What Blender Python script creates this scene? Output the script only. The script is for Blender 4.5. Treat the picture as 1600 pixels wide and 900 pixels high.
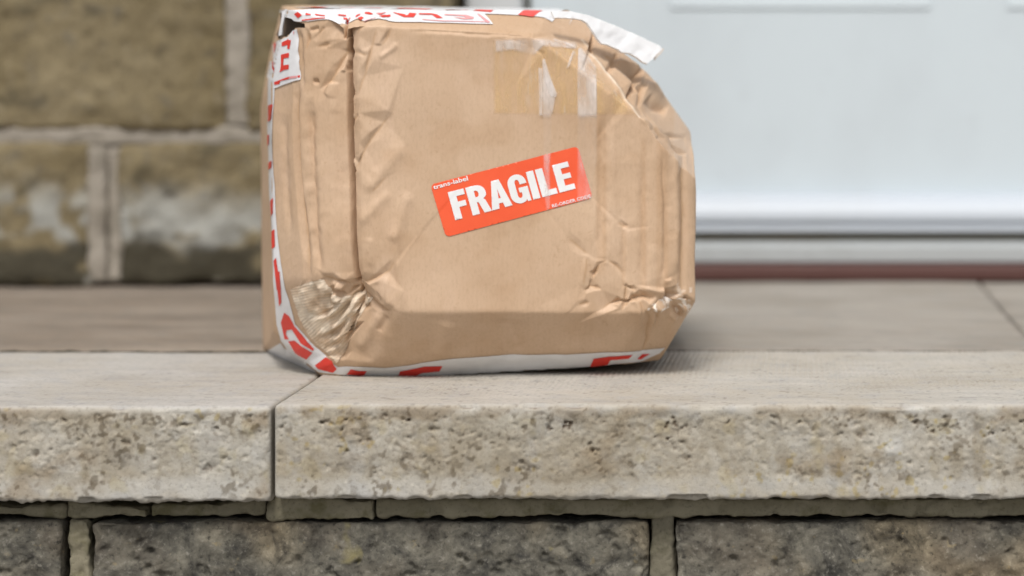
import bpy, math, random
import numpy as np
from mathutils import Vector
from mathutils.geometry import delaunay_2d_cdt

for o in list(bpy.data.objects):
    bpy.data.objects.remove(o)
scene = bpy.context.scene
COL = scene.collection
RAD = math.radians

# ------------------------------------------------------------------ camera, sky, sun, exposure
FPX = 3600.0                    # focal length in photo pixels (photo 1600 wide)
PU, PV = 1240.0, 110.0          # principal point of the (cropped) photo
HC = 0.184                      # camera height above the tread of the step
cam_d = bpy.data.cameras.new("camera")
cam = bpy.data.objects.new("camera", cam_d)
COL.objects.link(cam)
cam.location = (0, 0, HC)
cam.rotation_euler = (RAD(90), 0, 0)
cam_d.sensor_fit = 'HORIZONTAL'
cam_d.sensor_width = 36.0
cam_d.lens = 36.0 * FPX / 1600.0
cam_d.shift_x = -(PU - 800.0) / 1600.0
cam_d.shift_y = -(450.0 - PV) / 1600.0
cam_d.clip_start = 0.05
cam_d.clip_end = 3000.0
cam_d.dof.use_dof = True
cam_d.dof.focus_distance = 1.315
cam_d.dof.aperture_fstop = 4.7
cam_d.dof.aperture_blades = 0
scene.camera = cam

SUN_EL, SUN_AZ = 56.0, -4.0   # high, behind the photographer and a little to the left
world = bpy.data.worlds.new("World")
scene.world = world
world.use_nodes = True
wn, wl = world.node_tree.nodes, world.node_tree.links
bg = wn["Background"]
sky = wn.new("ShaderNodeTexSky")
sky.sky_type = 'NISHITA'
sky.sun_disc = False
sky.sun_elevation = RAD(SUN_EL)
sky.sun_rotation = RAD(180 - SUN_AZ)
sky.air_density = 1.0
sky.dust_density = 4.0
hs = wn.new("ShaderNodeHueSaturation")      # bright cloud cover: hardly any blue left
hs.inputs["Saturation"].default_value = 0.42
wl.new(sky.outputs[0], hs.inputs["Color"])
wl.new(hs.outputs[0], bg.inputs[0])
bg.inputs[1].default_value = 0.085

sun_d = bpy.data.lights.new("sun", 'SUN')
sun_d.energy = 1.5
sun_d.angle = RAD(15)
sun_d.color = (1.0, 0.975, 0.94)
sun = bpy.data.objects.new("sun", sun_d)
COL.objects.link(sun)
sdir = Vector((math.sin(RAD(SUN_AZ)) * math.cos(RAD(SUN_EL)), -math.cos(RAD(SUN_AZ)) * math.cos(RAD(SUN_EL)), math.sin(RAD(SUN_EL))))
sun.rotation_euler = sdir.to_track_quat('Z', 'Y').to_euler()

scene.view_settings.view_transform = 'Standard'
scene.view_settings.look = 'None'
scene.view_settings.gamma = 1.0
scene.view_settings.use_curve_mapping = False
scene.view_settings.exposure = 0.60

# ------------------------------------------------------------------ numpy noise
M32 = 0xffffffff
def _mix(h):
    h = h & M32
    h = ((h ^ (h >> 13)) * 1274126177) & M32
    h = ((h ^ (h >> 16)) * 2246822519) & M32
    return ((h ^ (h >> 15)) & 0xffff) * (1 / 32767.5) - 1.0

def vnoise(P, scale, seed=0):
    """smooth value noise in -1..1; P (N,3), scale = cell size (scalar or 3-tuple)"""
    Q = P / np.asarray(scale)
    I = np.floor(Q)
    F = Q - I
    F = F * F * F * (F * (F * 6 - 15) + 10)
    I = I.astype(np.int64)
    fx, fy, fz = F[:, 0], F[:, 1], F[:, 2]
    with np.errstate(over='ignore'):
        hx = I[:, 0] * 374761393 + seed * 144269504
        hy = I[:, 1] * 668265263
        hz = I[:, 2] * 2147483647
        def layer(z):
            a = hx + hy + z
            b = _mix(a); x00 = b + (_mix(a + 374761393) - b) * fx
            a = a + 668265263
            b = _mix(a); x10 = b + (_mix(a + 374761393) - b) * fx
            return x00 + (x10 - x00) * fy
        lo_ = layer(hz)
        if not fz.any():
            return lo_
        return lo_ + (layer(hz + 2147483647) - lo_) * fz

def _rot(a, b):
    ca, sa, cb, sb = math.cos(a), math.sin(a), math.cos(b), math.sin(b)
    return np.array([[ca, 0, sa], [0, 1, 0], [-sa, 0, ca]]) @ np.array([[cb, -sb, 0], [sb, cb, 0], [0, 0, 1]])
ROT2 = [np.eye(3), _rot(0.0, 0.45), _rot(0.0, -0.8)]      # for flat (u, v) fields
ROT = [np.eye(3), _rot(0.65, 0.5), _rot(-0.9, 1.1)]

def fbm(P, scale, octaves=4, seed=0, gain=0.5):
    s = np.asarray(scale, float)
    a, t, out = 1.0, 0.0, np.zeros(len(P))
    R_ = ROT if P[:, 2].any() else ROT2
    for k in range(octaves):
        out += a * vnoise((P @ R_[k % 3].T) + 17.3 * k * s, s, seed + k * 31)
        t += a
        a *= gain
        s = s * 0.5
    return out / t

def sstep(a, b, x):
    t = np.clip((x - a) / (b - a), 0, 1)
    return t * t * (3 - 2 * t)

# ------------------------------------------------------------------ mesh helpers
def mesh_from(name, V, F, mat, parent=None, smooth=True, col=None, rough=None, link=True):
    V = np.asarray(V, np.float32)
    F = np.asarray(F, np.int32)
    me = bpy.data.meshes.new(name)
    n, k = F.shape
    me.vertices.add(len(V)); me.vertices.foreach_set("co", V.ravel())
    me.loops.add(n * k); me.loops.foreach_set("vertex_index", F.ravel())
    me.polygons.add(n)
    me.polygons.foreach_set("loop_start", np.arange(0, n * k, k, dtype=np.int32))
    me.polygons.foreach_set("loop_total", np.full(n, k, np.int32))
    me.polygons.foreach_set("use_smooth", np.full(n, bool(smooth)))
    me.update(calc_edges=True)
    me.validate()
    if col is not None:
        c = np.ones((len(V), 4), np.float32); c[:, :3] = col
        at = me.color_attributes.new("Col", 'FLOAT_COLOR', 'POINT')
        at.data.foreach_set("color", c.ravel())
    if rough is not None:
        at = me.attributes.new("Rgh", 'FLOAT', 'POINT')
        at.data.foreach_set("value", np.asarray(rough, np.float32))
    me.materials.append(mat)
    o = bpy.data.objects.new(name, me)
    if link:
        COL.objects.link(o)
    if parent is not None:
        o.parent = parent
    return o

def thing(name, label, cat, group=None):
    o = bpy.data.objects.new(name, None)
    COL.objects.link(o)
    o["label"] = label
    o["category"] = cat
    if group:
        o["group"] = group
    return o

def place_root(root, loc):
    """move an empty to the thing's base, its parts stay where they stand"""
    root.location = loc
    for ch in root.children:
        ch.location = ch.location - Vector(loc)

def lattice(ax, ay, az):
    """welded surface lattice of a cuboid: vertices and quads (outward)"""
    nx, ny, nz = len(ax), len(ay), len(az)
    def vid(i, j, k):
        return (i * ny + j) * nz + k
    quads = []
    def face(a, b, fn, flip):
        A, B = np.meshgrid(np.arange(a - 1), np.arange(b - 1), indexing='ij')
        A, B = A.ravel(), B.ravel()
        q = np.stack([fn(A, B), fn(A + 1, B), fn(A + 1, B + 1), fn(A, B + 1)], 1)
        quads.append(q[:, ::-1] if flip else q)
    face(nx, nz, lambda a, b: vid(a, 0 * a, b), False)            # front  -y
    face(nx, nz, lambda a, b: vid(a, 0 * a + ny - 1, b), True)    # back
    face(ny, nz, lambda a, b: vid(0 * a, a, b), True)             # left  -x
    face(ny, nz, lambda a, b: vid(0 * a + nx - 1, a, b), False)   # right
    face(nx, ny, lambda a, b: vid(a, b, 0 * a), True)             # bottom
    face(nx, ny, lambda a, b: vid(a, b, 0 * a + nz - 1), False)   # top
    Q = np.concatenate(quads)
    uq, inv = np.unique(Q.ravel(), return_inverse=True)
    i, r = np.divmod(uq, ny * nz)
    j, k = np.divmod(r, nz)
    V = np.stack([np.asarray(ax)[i], np.asarray(ay)[j], np.asarray(az)[k]], 1)
    return V, inv.reshape(Q.shape)

def spaced(a, b, step):
    return np.linspace(a, b, max(2, int(round((b - a) / step)) + 1))

def axis(*pieces):
    """pieces of (start, end, step) joined end to end"""
    out = []
    for a, b, s in pieces:
        p = spaced(a, b, s)
        out.append(p if not out else p[1:])
    return np.concatenate(out)

def rounded(V, lo, hi, r):
    """round the edges of a cuboid lattice; returns points and outward normals"""
    lo = np.asarray(lo, float) + r
    hi = np.asarray(hi, float) - r
    C = np.clip(V, lo, hi)
    N = V - C
    L = np.linalg.norm(N, axis=1, keepdims=True)
    N = N / np.maximum(L, 1e-9)
    return C + N * r, N

# ------------------------------------------------------------------ node material helpers
class NT:
    def __init__(self, name):
        self.m = bpy.data.materials.new(name)
        self.m.use_nodes = True
        self.t = self.m.node_tree
        self.b = self.t.nodes["Principled BSDF"]
        self.out = self.t.nodes["Material Output"]
        self.tc = self.t.nodes.new("ShaderNodeTexCoord")
        self.geo = self.t.nodes.new("ShaderNodeNewGeometry")
    def pos(self, scale=(1, 1, 1)):
        n = self.t.nodes.new("ShaderNodeMapping")
        self.t.links.new(self.geo.outputs["Position"], n.inputs[0])
        n.inputs["Scale"].default_value = scale
        return n.outputs[0]
    def noise(self, scale, detail=4, rough=0.55, stretch=(1, 1, 1), dist=0.0):
        n = self.t.nodes.new("ShaderNodeTexNoise")
        self.t.links.new(self.pos(stretch), n.inputs["Vector"])
        n.inputs["Scale"].default_value = scale
        n.inputs["Detail"].default_value = detail
        n.inputs["Roughness"].default_value = rough
        n.inputs["Distortion"].default_value = dist
        return n.outputs["Fac"]
    def voronoi(self, scale, stretch=(1, 1, 1), feature='F1'):
        n = self.t.nodes.new("ShaderNodeTexVoronoi")
        n.feature = feature
        self.t.links.new(self.pos(stretch), n.inputs["Vector"])
        n.inputs["Scale"].default_value = scale
        return n.outputs["Distance"]
    def ramp(self, fac, stops):
        n = self.t.nodes.new("ShaderNodeValToRGB")
        self.t.links.new(fac, n.inputs[0])
        el = n.color_ramp.elements
        while len(el) < len(stops):
            el.new(0.5)
        for e, (p, c) in zip(el, stops):
            e.position = p
            e.color = (*c, 1) if hasattr(c, '__len__') else (c, c, c, 1)
        return n.outputs[0]
    def mix(self, fac, a, b, mode='MIX'):
        n = self.t.nodes.new("ShaderNodeMix")
        n.data_type = 'RGBA'
        n.blend_type = mode
        for sock, v in ((n.inputs[0], fac), (n.inputs[6], a), (n.inputs[7], b)):
            if hasattr(v, 'is_linked'):
                self.t.links.new(v, sock)
            elif hasattr(v, '__len__'):
                sock.default_value = (*v, 1)
            else:
                sock.default_value = v
        return n.outputs[2]
    def math(self, op, a, b=0.0):
        n = self.t.nodes.new("ShaderNodeMath")
        n.operation = op
        for sock, v in zip(n.inputs, (a, b)):
            if hasattr(v, 'is_linked'):
                self.t.links.new(v, sock)
            else:
                sock.default_value = v
        return n.outputs[0]
    def attr(self, name, out="Color"):
        n = self.t.nodes.new("ShaderNodeAttribute")
        n.attribute_name = name
        return n.outputs[out]
    def sep(self, idx):
        n = self.t.nodes.new("ShaderNodeSeparateXYZ")
        self.t.links.new(self.geo.outputs["Position"], n.inputs[0])
        return n.outputs[idx]
    def bump(self, height, strength=0.5, dist=0.001):
        n = self.t.nodes.new("ShaderNodeBump")
        n.inputs["Strength"].default_value = strength
        n.inputs["Distance"].default_value = dist
        self.t.links.new(height, n.inputs["Height"])
        prev = self.b.inputs["Normal"]
        if prev.is_linked:
            self.t.links.new(prev.links[0].from_socket, n.inputs["Normal"])
        self.t.links.new(n.outputs[0], prev)
    def set(self, **kw):
        names = dict(color="Base Color", rough="Roughness", spec="Specular IOR Level", metal="Metallic", alpha="Alpha", coat="Coat Weight")
        for k, v in kw.items():
            s = self.b.inputs[names[k]]
            if hasattr(v, 'is_linked'):
                self.t.links.new(v, s)
            elif hasattr(v, '__len__'):
                s.default_value = (*v, 1)
            else:
                s.default_value = v
        return self

# ------------------------------------------------------------------ survey: photo pixel <-> place
def proj(P):
    return PU + FPX * P[:, 0] / P[:, 1], PV - FPX * (P[:, 2] - HC) / P[:, 1]

def at(u, v, Y):
    return np.array([(u - PU) / FPX * Y, Y, HC - (v - PV) / FPX * Y])

def xat(u, Y):
    return (u - PU) / FPX * Y

def zat(v, Y):
    return HC - (v - PV) / FPX * Y

# ================================================================== materials of the setting
def mat_slab(name, warm, cream, dark, grey, tooled=False):
    m = NT(name)
    a = m.noise(9, 5, 0.6)
    b = m.noise(55, 6, 0.65)
    fine = m.noise(420, 5, 0.7)
    base = m.mix(m.ramp(a, [(0.38, 0.0), (0.62, 1.0)]), warm, cream)
    base = m.mix(m.ramp(b, [(0.50, 0.0), (0.68, 0.7)]), base, grey)
    base = m.mix(m.ramp(fine, [(0.30, 0.45), (0.48, 0.0)]), base, dark)
    base = m.mix(1.0, base, m.attr("Col"), 'MULTIPLY')
    m.set(color=base, rough=0.9, spec=0.2)
    m.bump(fine, 0.55, 0.0007)
    m.bump(m.noise(1600, 3, 0.6), 0.35, 0.0003)
    return m.m

M_SLAB = mat_slab("weathered_limestone", (0.40, 0.362, 0.295), (0.445, 0.418, 0.362), (0.17, 0.145, 0.115), (0.37, 0.355, 0.325))
M_SLAB_BROWN = mat_slab("brown_flagstone", (0.215, 0.176, 0.138), (0.27, 0.226, 0.182), (0.12, 0.095, 0.072), (0.21, 0.188, 0.16))
M_SLAB_GREY = mat_slab("grey_flagstone", (0.28, 0.25, 0.212), (0.33, 0.30, 0.262), (0.17, 0.15, 0.125), (0.26, 0.25, 0.225))

def mat_dark_stone():
    m = NT("lichened_dark_stone")
    big = m.noise(14, 4, 0.6)
    mid = m.noise(60, 6, 0.7, dist=0.6)
    fine = m.noise(300, 5, 0.7)
    c = m.mix(m.ramp(mid, [(0.34, 0.0), (0.66, 1.0)]), (0.043, 0.041, 0.036), (0.205, 0.19, 0.15))
    c = m.mix(m.ramp(big, [(0.48, 0.0), (0.66, 0.75)]), c, (0.155, 0.132, 0.10))
    c = m.mix(m.ramp(fine, [(0.56, 0.0), (0.72, 0.6)]), c, (0.33, 0.31, 0.26))
    c = m.mix(m.ramp(fine, [(0.30, 0.85), (0.45, 0.0)]), c, (0.022, 0.021, 0.019))
    lich = m.noise(38, 3, 0.6, dist=0.4)
    c = m.mix(m.ramp(lich, [(0.655, 0.0), (0.74, 0.6)]), c, (0.33, 0.285, 0.12))
    c = m.mix(m.ramp(m.noise(120, 3, 0.6), [(0.66, 0.0), (0.72, 0.6)]), c, (0.27, 0.22, 0.13))
    c = m.mix(1.0, c, m.attr("Col"), 'MULTIPLY')
    m.set(color=c, rough=0.88, spec=0.25)
    m.bump(fine, 0.7, 0.001)
    m.bump(m.noise(1300, 3, 0.7), 0.5, 0.0004)
    return m.m

def mat_mortar(name, c0, c1, moss):
    m = NT(name)
    a = m.noise(30, 5, 0.6)
    f = m.noise(500, 4, 0.7)
    c = m.mix(m.ramp(a, [(0.35, 0.0), (0.65, 1.0)]), c0, c1)
    c = m.mix(m.ramp(m.noise(75, 4, 0.6), [(0.52, 0.0), (0.7, 0.7)]), c, moss)
    c = m.mix(m.ramp(f, [(0.3, 0.5), (0.45, 0.0)]), c, tuple(0.45 * x for x in c0))
    m.set(color=c, rough=0.95, spec=0.15)
    m.bump(f, 0.6, 0.0008)
    return m.m

def mat_house_stone():
    m = NT("brown_sandstone")
    big = m.noise(10, 4, 0.6)
    mid = m.noise(48, 6, 0.65, dist=0.4)
    fine = m.noise(190, 4, 0.65)
    c = m.mix(m.ramp(big, [(0.36, 0.0), (0.64, 1.0)]), (0.165, 0.130, 0.070), (0.235, 0.192, 0.115))
    c = m.mix(m.ramp(mid, [(0.56, 0.0), (0.72, 0.8)]), c, (0.115, 0.105, 0.085))
    c = m.mix(m.ramp(mid, [(0.27, 0.75), (0.40, 0.0)]), c, (0.28, 0.24, 0.165))
    c = m.mix(m.ramp(fine, [(0.30, 0.6), (0.46, 0.0)]), c, (0.07, 0.052, 0.03))
    c = m.mix(m.attr("Lich", "Fac"), c, (0.34, 0.34, 0.31))      # pale lichen crust
    c = m.mix(m.attr("Damp", "Fac"), c, (0.042, 0.038, 0.027))    # algae where splash water wets the base
    m.set(color=c, rough=0.93, spec=0.2)
    m.bump(mid, 0.6, 0.003)
    m.bump(fine, 0.6, 0.0015)
    return m.m

M_DARK = mat_dark_stone()
M_MORTAR_LOW = mat_mortar("mossy_mortar", (0.19, 0.17, 0.115), (0.26, 0.235, 0.168), (0.115, 0.105, 0.05))
M_MORTAR_DARK = mat_mortar("dark_mortar", (0.125, 0.113, 0.08), (0.19, 0.172, 0.125), (0.08, 0.074, 0.045))
M_MORTAR_HOUSE = mat_mortar("pale_mortar", (0.275, 0.245, 0.20), (0.34, 0.305, 0.255), (0.21, 0.19, 0.15))
M_HOUSE = mat_house_stone()

def mat_paint(name, c, rough=0.35, dirt=0.5, dirtc=(0.42, 0.43, 0.42)):
    m = NT(name)
    n = m.noise(6, 5, 0.6, (1.0, 1.0, 0.7))
    f = m.noise(30, 5, 0.65)
    col = m.mix(m.ramp(n, [(0.52, 0.0), (0.78, dirt)]), c, dirtc)
    col = m.mix(m.ramp(f, [(0.60, 0.0), (0.80, dirt * 0.8)]), col, dirtc)
    m.set(color=col, rough=rough, spec=0.45)
    m.bump(m.noise(250, 3), 0.08, 0.0004)
    return m.m

M_DOOR = mat_paint("white_door_paint", (0.63, 0.70, 0.735), 0.35, 0.3, (0.47, 0.50, 0.53))
M_FRAME = mat_paint("white_frame_paint", (0.62, 0.645, 0.655), 0.4, 0.4)
M_WEATHERBAR = mat_paint("white_plastic", (0.475, 0.515, 0.56), 0.45, 0.3)
M_SILL = mat_paint("dull_aluminium", (0.40, 0.42, 0.42), 0.45, 0.7, (0.25, 0.25, 0.23))
M_GASKET = mat_paint("dirty_gasket", (0.11, 0.10, 0.07), 0.8, 0.9, (0.12, 0.075, 0.02))
M_RED = mat_paint("red_tile_paint", (0.09, 0.038, 0.031), 0.65, 0.9, (0.11, 0.085, 0.075))

def mat_ground():
    m = NT("pavement_concrete")
    c = m.mix(m.ramp(m.noise(2.5, 5), [(0.35, 0.0), (0.65, 1.0)]), (0.21, 0.2, 0.185), (0.28, 0.27, 0.25))
    c = m.mix(m.ramp(m.noise(90, 4), [(0.35, 0.5), (0.5, 0.0)]), c, (0.12, 0.115, 0.105))
    m.set(color=c, rough=0.92, spec=0.2)
    m.bump(m.noise(150, 4), 0.5, 0.002)
    return m.m

# ================================================================== ground
G = 1500.0
ground = mesh_from("ground", [(-G, -G, -0.215), (G, -G, -0.215), (G, G, -0.215), (-G, G, -0.215)], [(0, 1, 2, 3)], mat_ground(), smooth=False)
ground["kind"] = "structure"

# ================================================================== rough stone block
def stone_block(name, axs, mat, parent, radius, disp, colf, attrs=None, warp=None):
    ax, ay, az = axs
    V, F = lattice(ax, ay, az)
    lo = (ax[0], ay[0], az[0]); hi = (ax[-1], ay[-1], az[-1])
    R = radius(V) if callable(radius) else radius
    P, N = rounded(V, lo, hi, R)
    if warp is not None:
        P = warp(P)
    see = ~((P[:, 1] > ay[0] + 0.03) & (N[:, 2] < 0.3) & (np.abs(N[:, 0]) < 0.7))     # the buried back and underside stay plain
    dv = disp(P[see], N[see])
    d = np.zeros((len(P),) + dv.shape[1:])
    d[see] = dv
    P2 = P + (N * d[:, None] if d.ndim == 1 else d)
    col = None
    if colf:
        col = np.ones((len(P), 3))
        col[see] = colf(P[see], N[see], dv)
    o = mesh_from(name, P2, F, mat, parent, True, col)
    if attrs:
        for k, fn in attrs.items():
            at_ = o.data.attributes.new(k, 'FLOAT', 'POINT')
            at_.data.foreach_set("value", fn(P, N).astype(np.float32))
    return o

# ------------------------------------------------------------------ the doorstep
YF = FPX * HC / (632.0 - PV)         # front edge of the tread
YJ = FPX * HC / (546.0 - PV)         # joint between front and rear slabs
YW = FPX * HC / (446.0 - PV)         # foot of the house wall
YD = FPX * HC / (441.0 - PV)         # foot of the threshold
XJ = xat(425.0, YF)
SLAB_T = 0.0525

step = thing("doorstep", "weathered pale stone doorstep the taped parcel stands on", "step")

def slab_disp(tool=None, seed=0, bottom=0.0):
    def f(P, N):
        front = np.clip(-N[:, 1], 0, 1) ** 2
        top = np.clip(N[:, 2], 0, 1) ** 2
        zrel = -P[:, 2] / SLAB_T
        mid = sstep(0.05, 0.16, zrel) * (1 - 0.85 * sstep(0.70, 0.82, zrel + 0.05 * vnoise(P, 0.05, seed + 9)))
        Pr = P @ ROT[1].T
        lump = fbm(Pr, 0.020, 4, seed + 1)
        grit = fbm(Pr, 0.0055, 3, seed + 2, 0.7)
        zone = sstep(-0.45, 0.35, fbm(Pr, 0.045, 2, seed + 14))
        pit = np.clip(fbm(Pr, 0.0085, 4, seed + 3, 0.65) - 0.30, 0, 1)
        pit2 = np.clip(fbm(P @ ROT[2].T, 0.0034, 2, seed + 4, 0.7) - 0.34, 0, 1)
        worn = 0.5 + 0.6 * sstep(-0.1, 0.4, fbm(Pr, 0.03, 3, seed + 15) + 0.45 * (1 - sstep(0.15, 0.5, zrel)) - 0.05)
        d = front * (lump * (0.0004 + 0.0010 * mid) + (grit * (0.0002 + 0.0008 * mid) - (pit * 0.0075 * zone + pit2 * 0.0036) * (0.06 + mid)) * worn)
        d = d + top * (fbm(P, 0.05, 4, seed + 5) * 0.0005 + fbm(P, (0.02, 0.006, 0.02), 3, seed + 6) * 0.00015)
        if tool is not None:
            d = d + top * tool(P)
        bot = np.clip(-N[:, 2], 0, 1)
        d = d + bot * (vnoise(P, 0.008, seed + 7) * 0.0012 + vnoise(P, 0.003, seed + 8) * 0.0007)
        chip = np.clip(vnoise(P, 0.013, seed + 12) - 0.35, 0, 1) * np.clip(4 * N[:, 1] * N[:, 2], 0, 1)   # chipped lower arris
        d = d - chip * 0.007
        chip2 = np.clip(vnoise(P, 0.012, seed + 13) - 0.45, 0, 1) * np.clip(-4 * N[:, 1] * N[:, 2], 0, 1)
        return d - chip2 * 0.004
    return f

def slab_col(seed, top_tint=(1, 1, 1)):
    def f(P, N, d):
        c = np.ones((len(P), 3))
        front = np.clip(-N[:, 1], 0, 1) ** 2
        zrel = -P[:, 2] / SLAB_T
        # dirt and lichen caught in the rough band of the face, in patches of their own
        patch = sstep(-0.05, 0.45, fbm(P, (0.035, 0.035, 0.016), 4, seed + 21) + 0.30 * (1 - sstep(0.10, 0.45, zrel)) - 0.12)
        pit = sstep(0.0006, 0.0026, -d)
        c = c * (1 - front[:, None] * (patch * 0.32)[:, None] * np.array([0.75, 0.95, 1.2]))
        tone = fbm(P, (0.05, 0.05, 0.03), 4, seed + 29)
        c = c * (1 + front[:, None] * tone[:, None] * np.array([0.22, 0.29, 0.40]))
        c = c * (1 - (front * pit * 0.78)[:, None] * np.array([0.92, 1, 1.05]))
        och = sstep(0.30, 0.6, fbm(P, 0.012, 3, seed + 22)) * front * (zrel > 0.15)
        c = c * (1 - och[:, None] * np.array([0.02, 0.05, 0.15]))
        pale = sstep(0.42, 0.55, vnoise(P, 0.011, seed + 23)) * front
        c = c * (1 + pale[:, None] * np.array([0.10, 0.12, 0.16]))
        top = np.clip(N[:, 2], 0, 1) ** 2
        streak = fbm(P, (0.05, 0.008, 0.05), 4, seed + 24)
        speck = sstep(0.62, 0.8, vnoise(P, 0.0035, seed + 25))
        tt = 1 + 0.12 * streak - 0.22 * speck
        c = c * (1 - top[:, None] + top[:, None] * tt[:, None] * np.array(top_tint))
        stone = 0.30 * sstep(0.72, 0.95, vnoise(P @ ROT[2].T, 0.0085, seed + 26)) * front * sstep(0.1, 0.2, zrel)
        c = c * (1 - stone[:, None] * np.array([0.46, 0.43, 0.38]))
        fleck = sstep(0.48, 0.70, vnoise(P @ ROT[1].T, 0.0022, seed + 27)) * front * (0.3 + 0.7 * patch)
        c = c * (1 - fleck[:, None] * np.array([0.40, 0.44, 0.48]))
        band = sstep(0.05, 0.14, zrel) * (1 - sstep(0.72, 0.84, zrel + 0.06 * vnoise(P, 0.03, seed + 35))) * front
        drip = sstep(-0.35, 0.35, fbm(P, (0.006, 0.006, 0.030), 3, seed + 36) + 0.6 * fbm(P, 0.06, 2, seed + 37))
        c = c * (1 - (band * (0.25 + 0.75 * drip))[:, None] * np.array([0.17, 0.20, 0.26]))
        marg = (1 - band) * front
        c = c * (1 + marg[:, None] * np.array([0.07, 0.08, 0.10]))
        clus = sstep(-0.15, 0.35, fbm(P, 0.022, 3, seed + 31) + 0.25 * (1 - sstep(0.1, 0.5, zrel)))
        f2 = sstep(0.16, 0.42, fbm(P @ ROT[2].T, (0.0050, 0.0040, 0.0036), 2, seed + 32, 0.8)) * front * clus * sstep(0.06, 0.12, zrel)
        c = c * (1 - f2[:, None] * np.array([0.48, 0.51, 0.55]))
        f3 = sstep(0.35, 0.55, fbm(P @ ROT[1].T, 0.005, 2, seed + 33, 0.8)) * front * sstep(0.0, 0.4, fbm(P, 0.05, 2, seed + 34) + 0.1)
        c = c * (1 - f3[:, None] * np.array([0.04, 0.12, 0.36]))
        wfl = sstep(0.60, 0.78, vnoise(P @ ROT[2].T, 0.0028, seed + 28)) * front
        c = c * (1 + wfl[:, None] * 0.16)
        return np.clip(c, 0.03, 1.3)
    return f

def tooling(P):
    """rows of punch marks running front to back"""
    x = P[:, 0] + 0.0010 * fbm(P, 0.03, 3, 71)
    s = 0.5 + 0.5 * np.cos(2 * np.pi * x / 0.0033)
    t = 0.5 + 0.5 * np.cos(2 * np.pi * (P[:, 1] + 0.0015 * np.floor(x / 0.0033)) / 0.0042)
    fade = sstep(YF + 0.035, YF + 0.075, P[:, 1] + 0.02 * vnoise(P, 0.06, 72)) * sstep(-0.30, -0.16, P[:, 0])
    return -0.00105 * s * (0.55 + 0.45 * t) * fade * np.clip(0.62 + 0.8 * fbm(P, 0.035, 3, 73), 0.1, 1.2)

ZS = axis((-SLAB_T, 0.0, 0.00075))
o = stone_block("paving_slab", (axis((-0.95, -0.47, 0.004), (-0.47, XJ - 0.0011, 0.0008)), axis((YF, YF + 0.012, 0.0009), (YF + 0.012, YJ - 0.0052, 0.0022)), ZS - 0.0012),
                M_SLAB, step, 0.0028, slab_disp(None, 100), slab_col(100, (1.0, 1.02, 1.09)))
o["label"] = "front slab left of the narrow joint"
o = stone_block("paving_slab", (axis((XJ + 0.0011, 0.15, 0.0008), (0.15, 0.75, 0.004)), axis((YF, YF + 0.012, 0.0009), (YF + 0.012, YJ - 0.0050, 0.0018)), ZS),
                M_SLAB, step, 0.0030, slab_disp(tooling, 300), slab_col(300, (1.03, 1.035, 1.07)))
o["label"] = "long front slab with rows of punched tooling, under the parcel"
def flat_disp(seed):
    def f(P, N):
        return fbm(P, 0.08, 4, seed) * 0.0009 + fbm(P, (0.03, 0.008, 0.02), 3, seed + 3) * 0.0003
    return f
def flat_col(seed, amp=0.22):
    def f(P, N, d):
        s = fbm(P, (0.16, 0.022, 0.1), 4, seed)
        return np.clip((1 + amp * s)[:, None] * np.ones(3), 0.3, 1.4)
    return f
ZB = axis((-SLAB_T, 0.0, 0.004))
XB1 = xat(820.0, 1.7)
XB2 = xat(1584.0, YJ + 0.17)
stone_block("paving_slab", (axis((-1.0, XB1 - 0.0015, 0.004)), axis((YJ + 0.0028, YW + 0.10, 0.004)), ZB - 0.0015), M_SLAB_BROWN, step, 0.0025, flat_disp(41), flat_col(42, 0.3))["label"] = "brown rear slab at the foot of the stone wall"
stone_block("paving_slab", (axis((XB1 + 0.0015, XB2 - 0.0007, 0.004)), axis((YJ + 0.0024, YD + 0.10, 0.004)), ZB), M_SLAB_GREY, step, 0.0025, flat_disp(43), flat_col(44, 0.18))["label"] = "grey rear slab below the door"
stone_block("paving_slab", (axis((XB2 + 0.0007, 0.75, 0.004)), axis((YJ + 0.0024, YD + 0.10, 0.004)), ZB - 0.0005), M_SLAB_GREY, step, 0.0025, flat_disp(45), flat_col(46, 0.18))["label"] = "grey rear slab at the right edge"

def mat_joint_shade():
    m = NT("joint_shade")
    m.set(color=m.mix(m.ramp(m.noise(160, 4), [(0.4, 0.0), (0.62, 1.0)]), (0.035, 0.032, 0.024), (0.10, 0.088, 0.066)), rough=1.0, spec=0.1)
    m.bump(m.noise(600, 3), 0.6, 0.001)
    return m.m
M_JOINT_SHADE = mat_joint_shade()  # near-black strip puts the shade of the open joint into colour
o = stone_block("joint_shade", (axis((-0.95, -0.56, 0.01), (-0.56, 0.26, 0.0012), (0.26, 0.75, 0.01)), axis((YJ - 0.0056, YJ + 0.0030, 0.0012)), axis((-0.03, -0.0012, 0.006))), M_JOINT_SHADE, step, 0.0008,
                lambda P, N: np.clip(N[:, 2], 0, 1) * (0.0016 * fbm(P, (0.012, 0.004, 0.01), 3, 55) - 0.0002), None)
o["label"] = "dark strip standing for shade in the joint between front and rear slabs"

# ------------------------------------------------------------------ the low wall that carries the step
YS = YF + 0.013
low = thing("riser_wall", "dark lichened stone riser below the pale step slabs", "wall")
ZT = zat(814.0, YS)
ZBOT = -0.198

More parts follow.
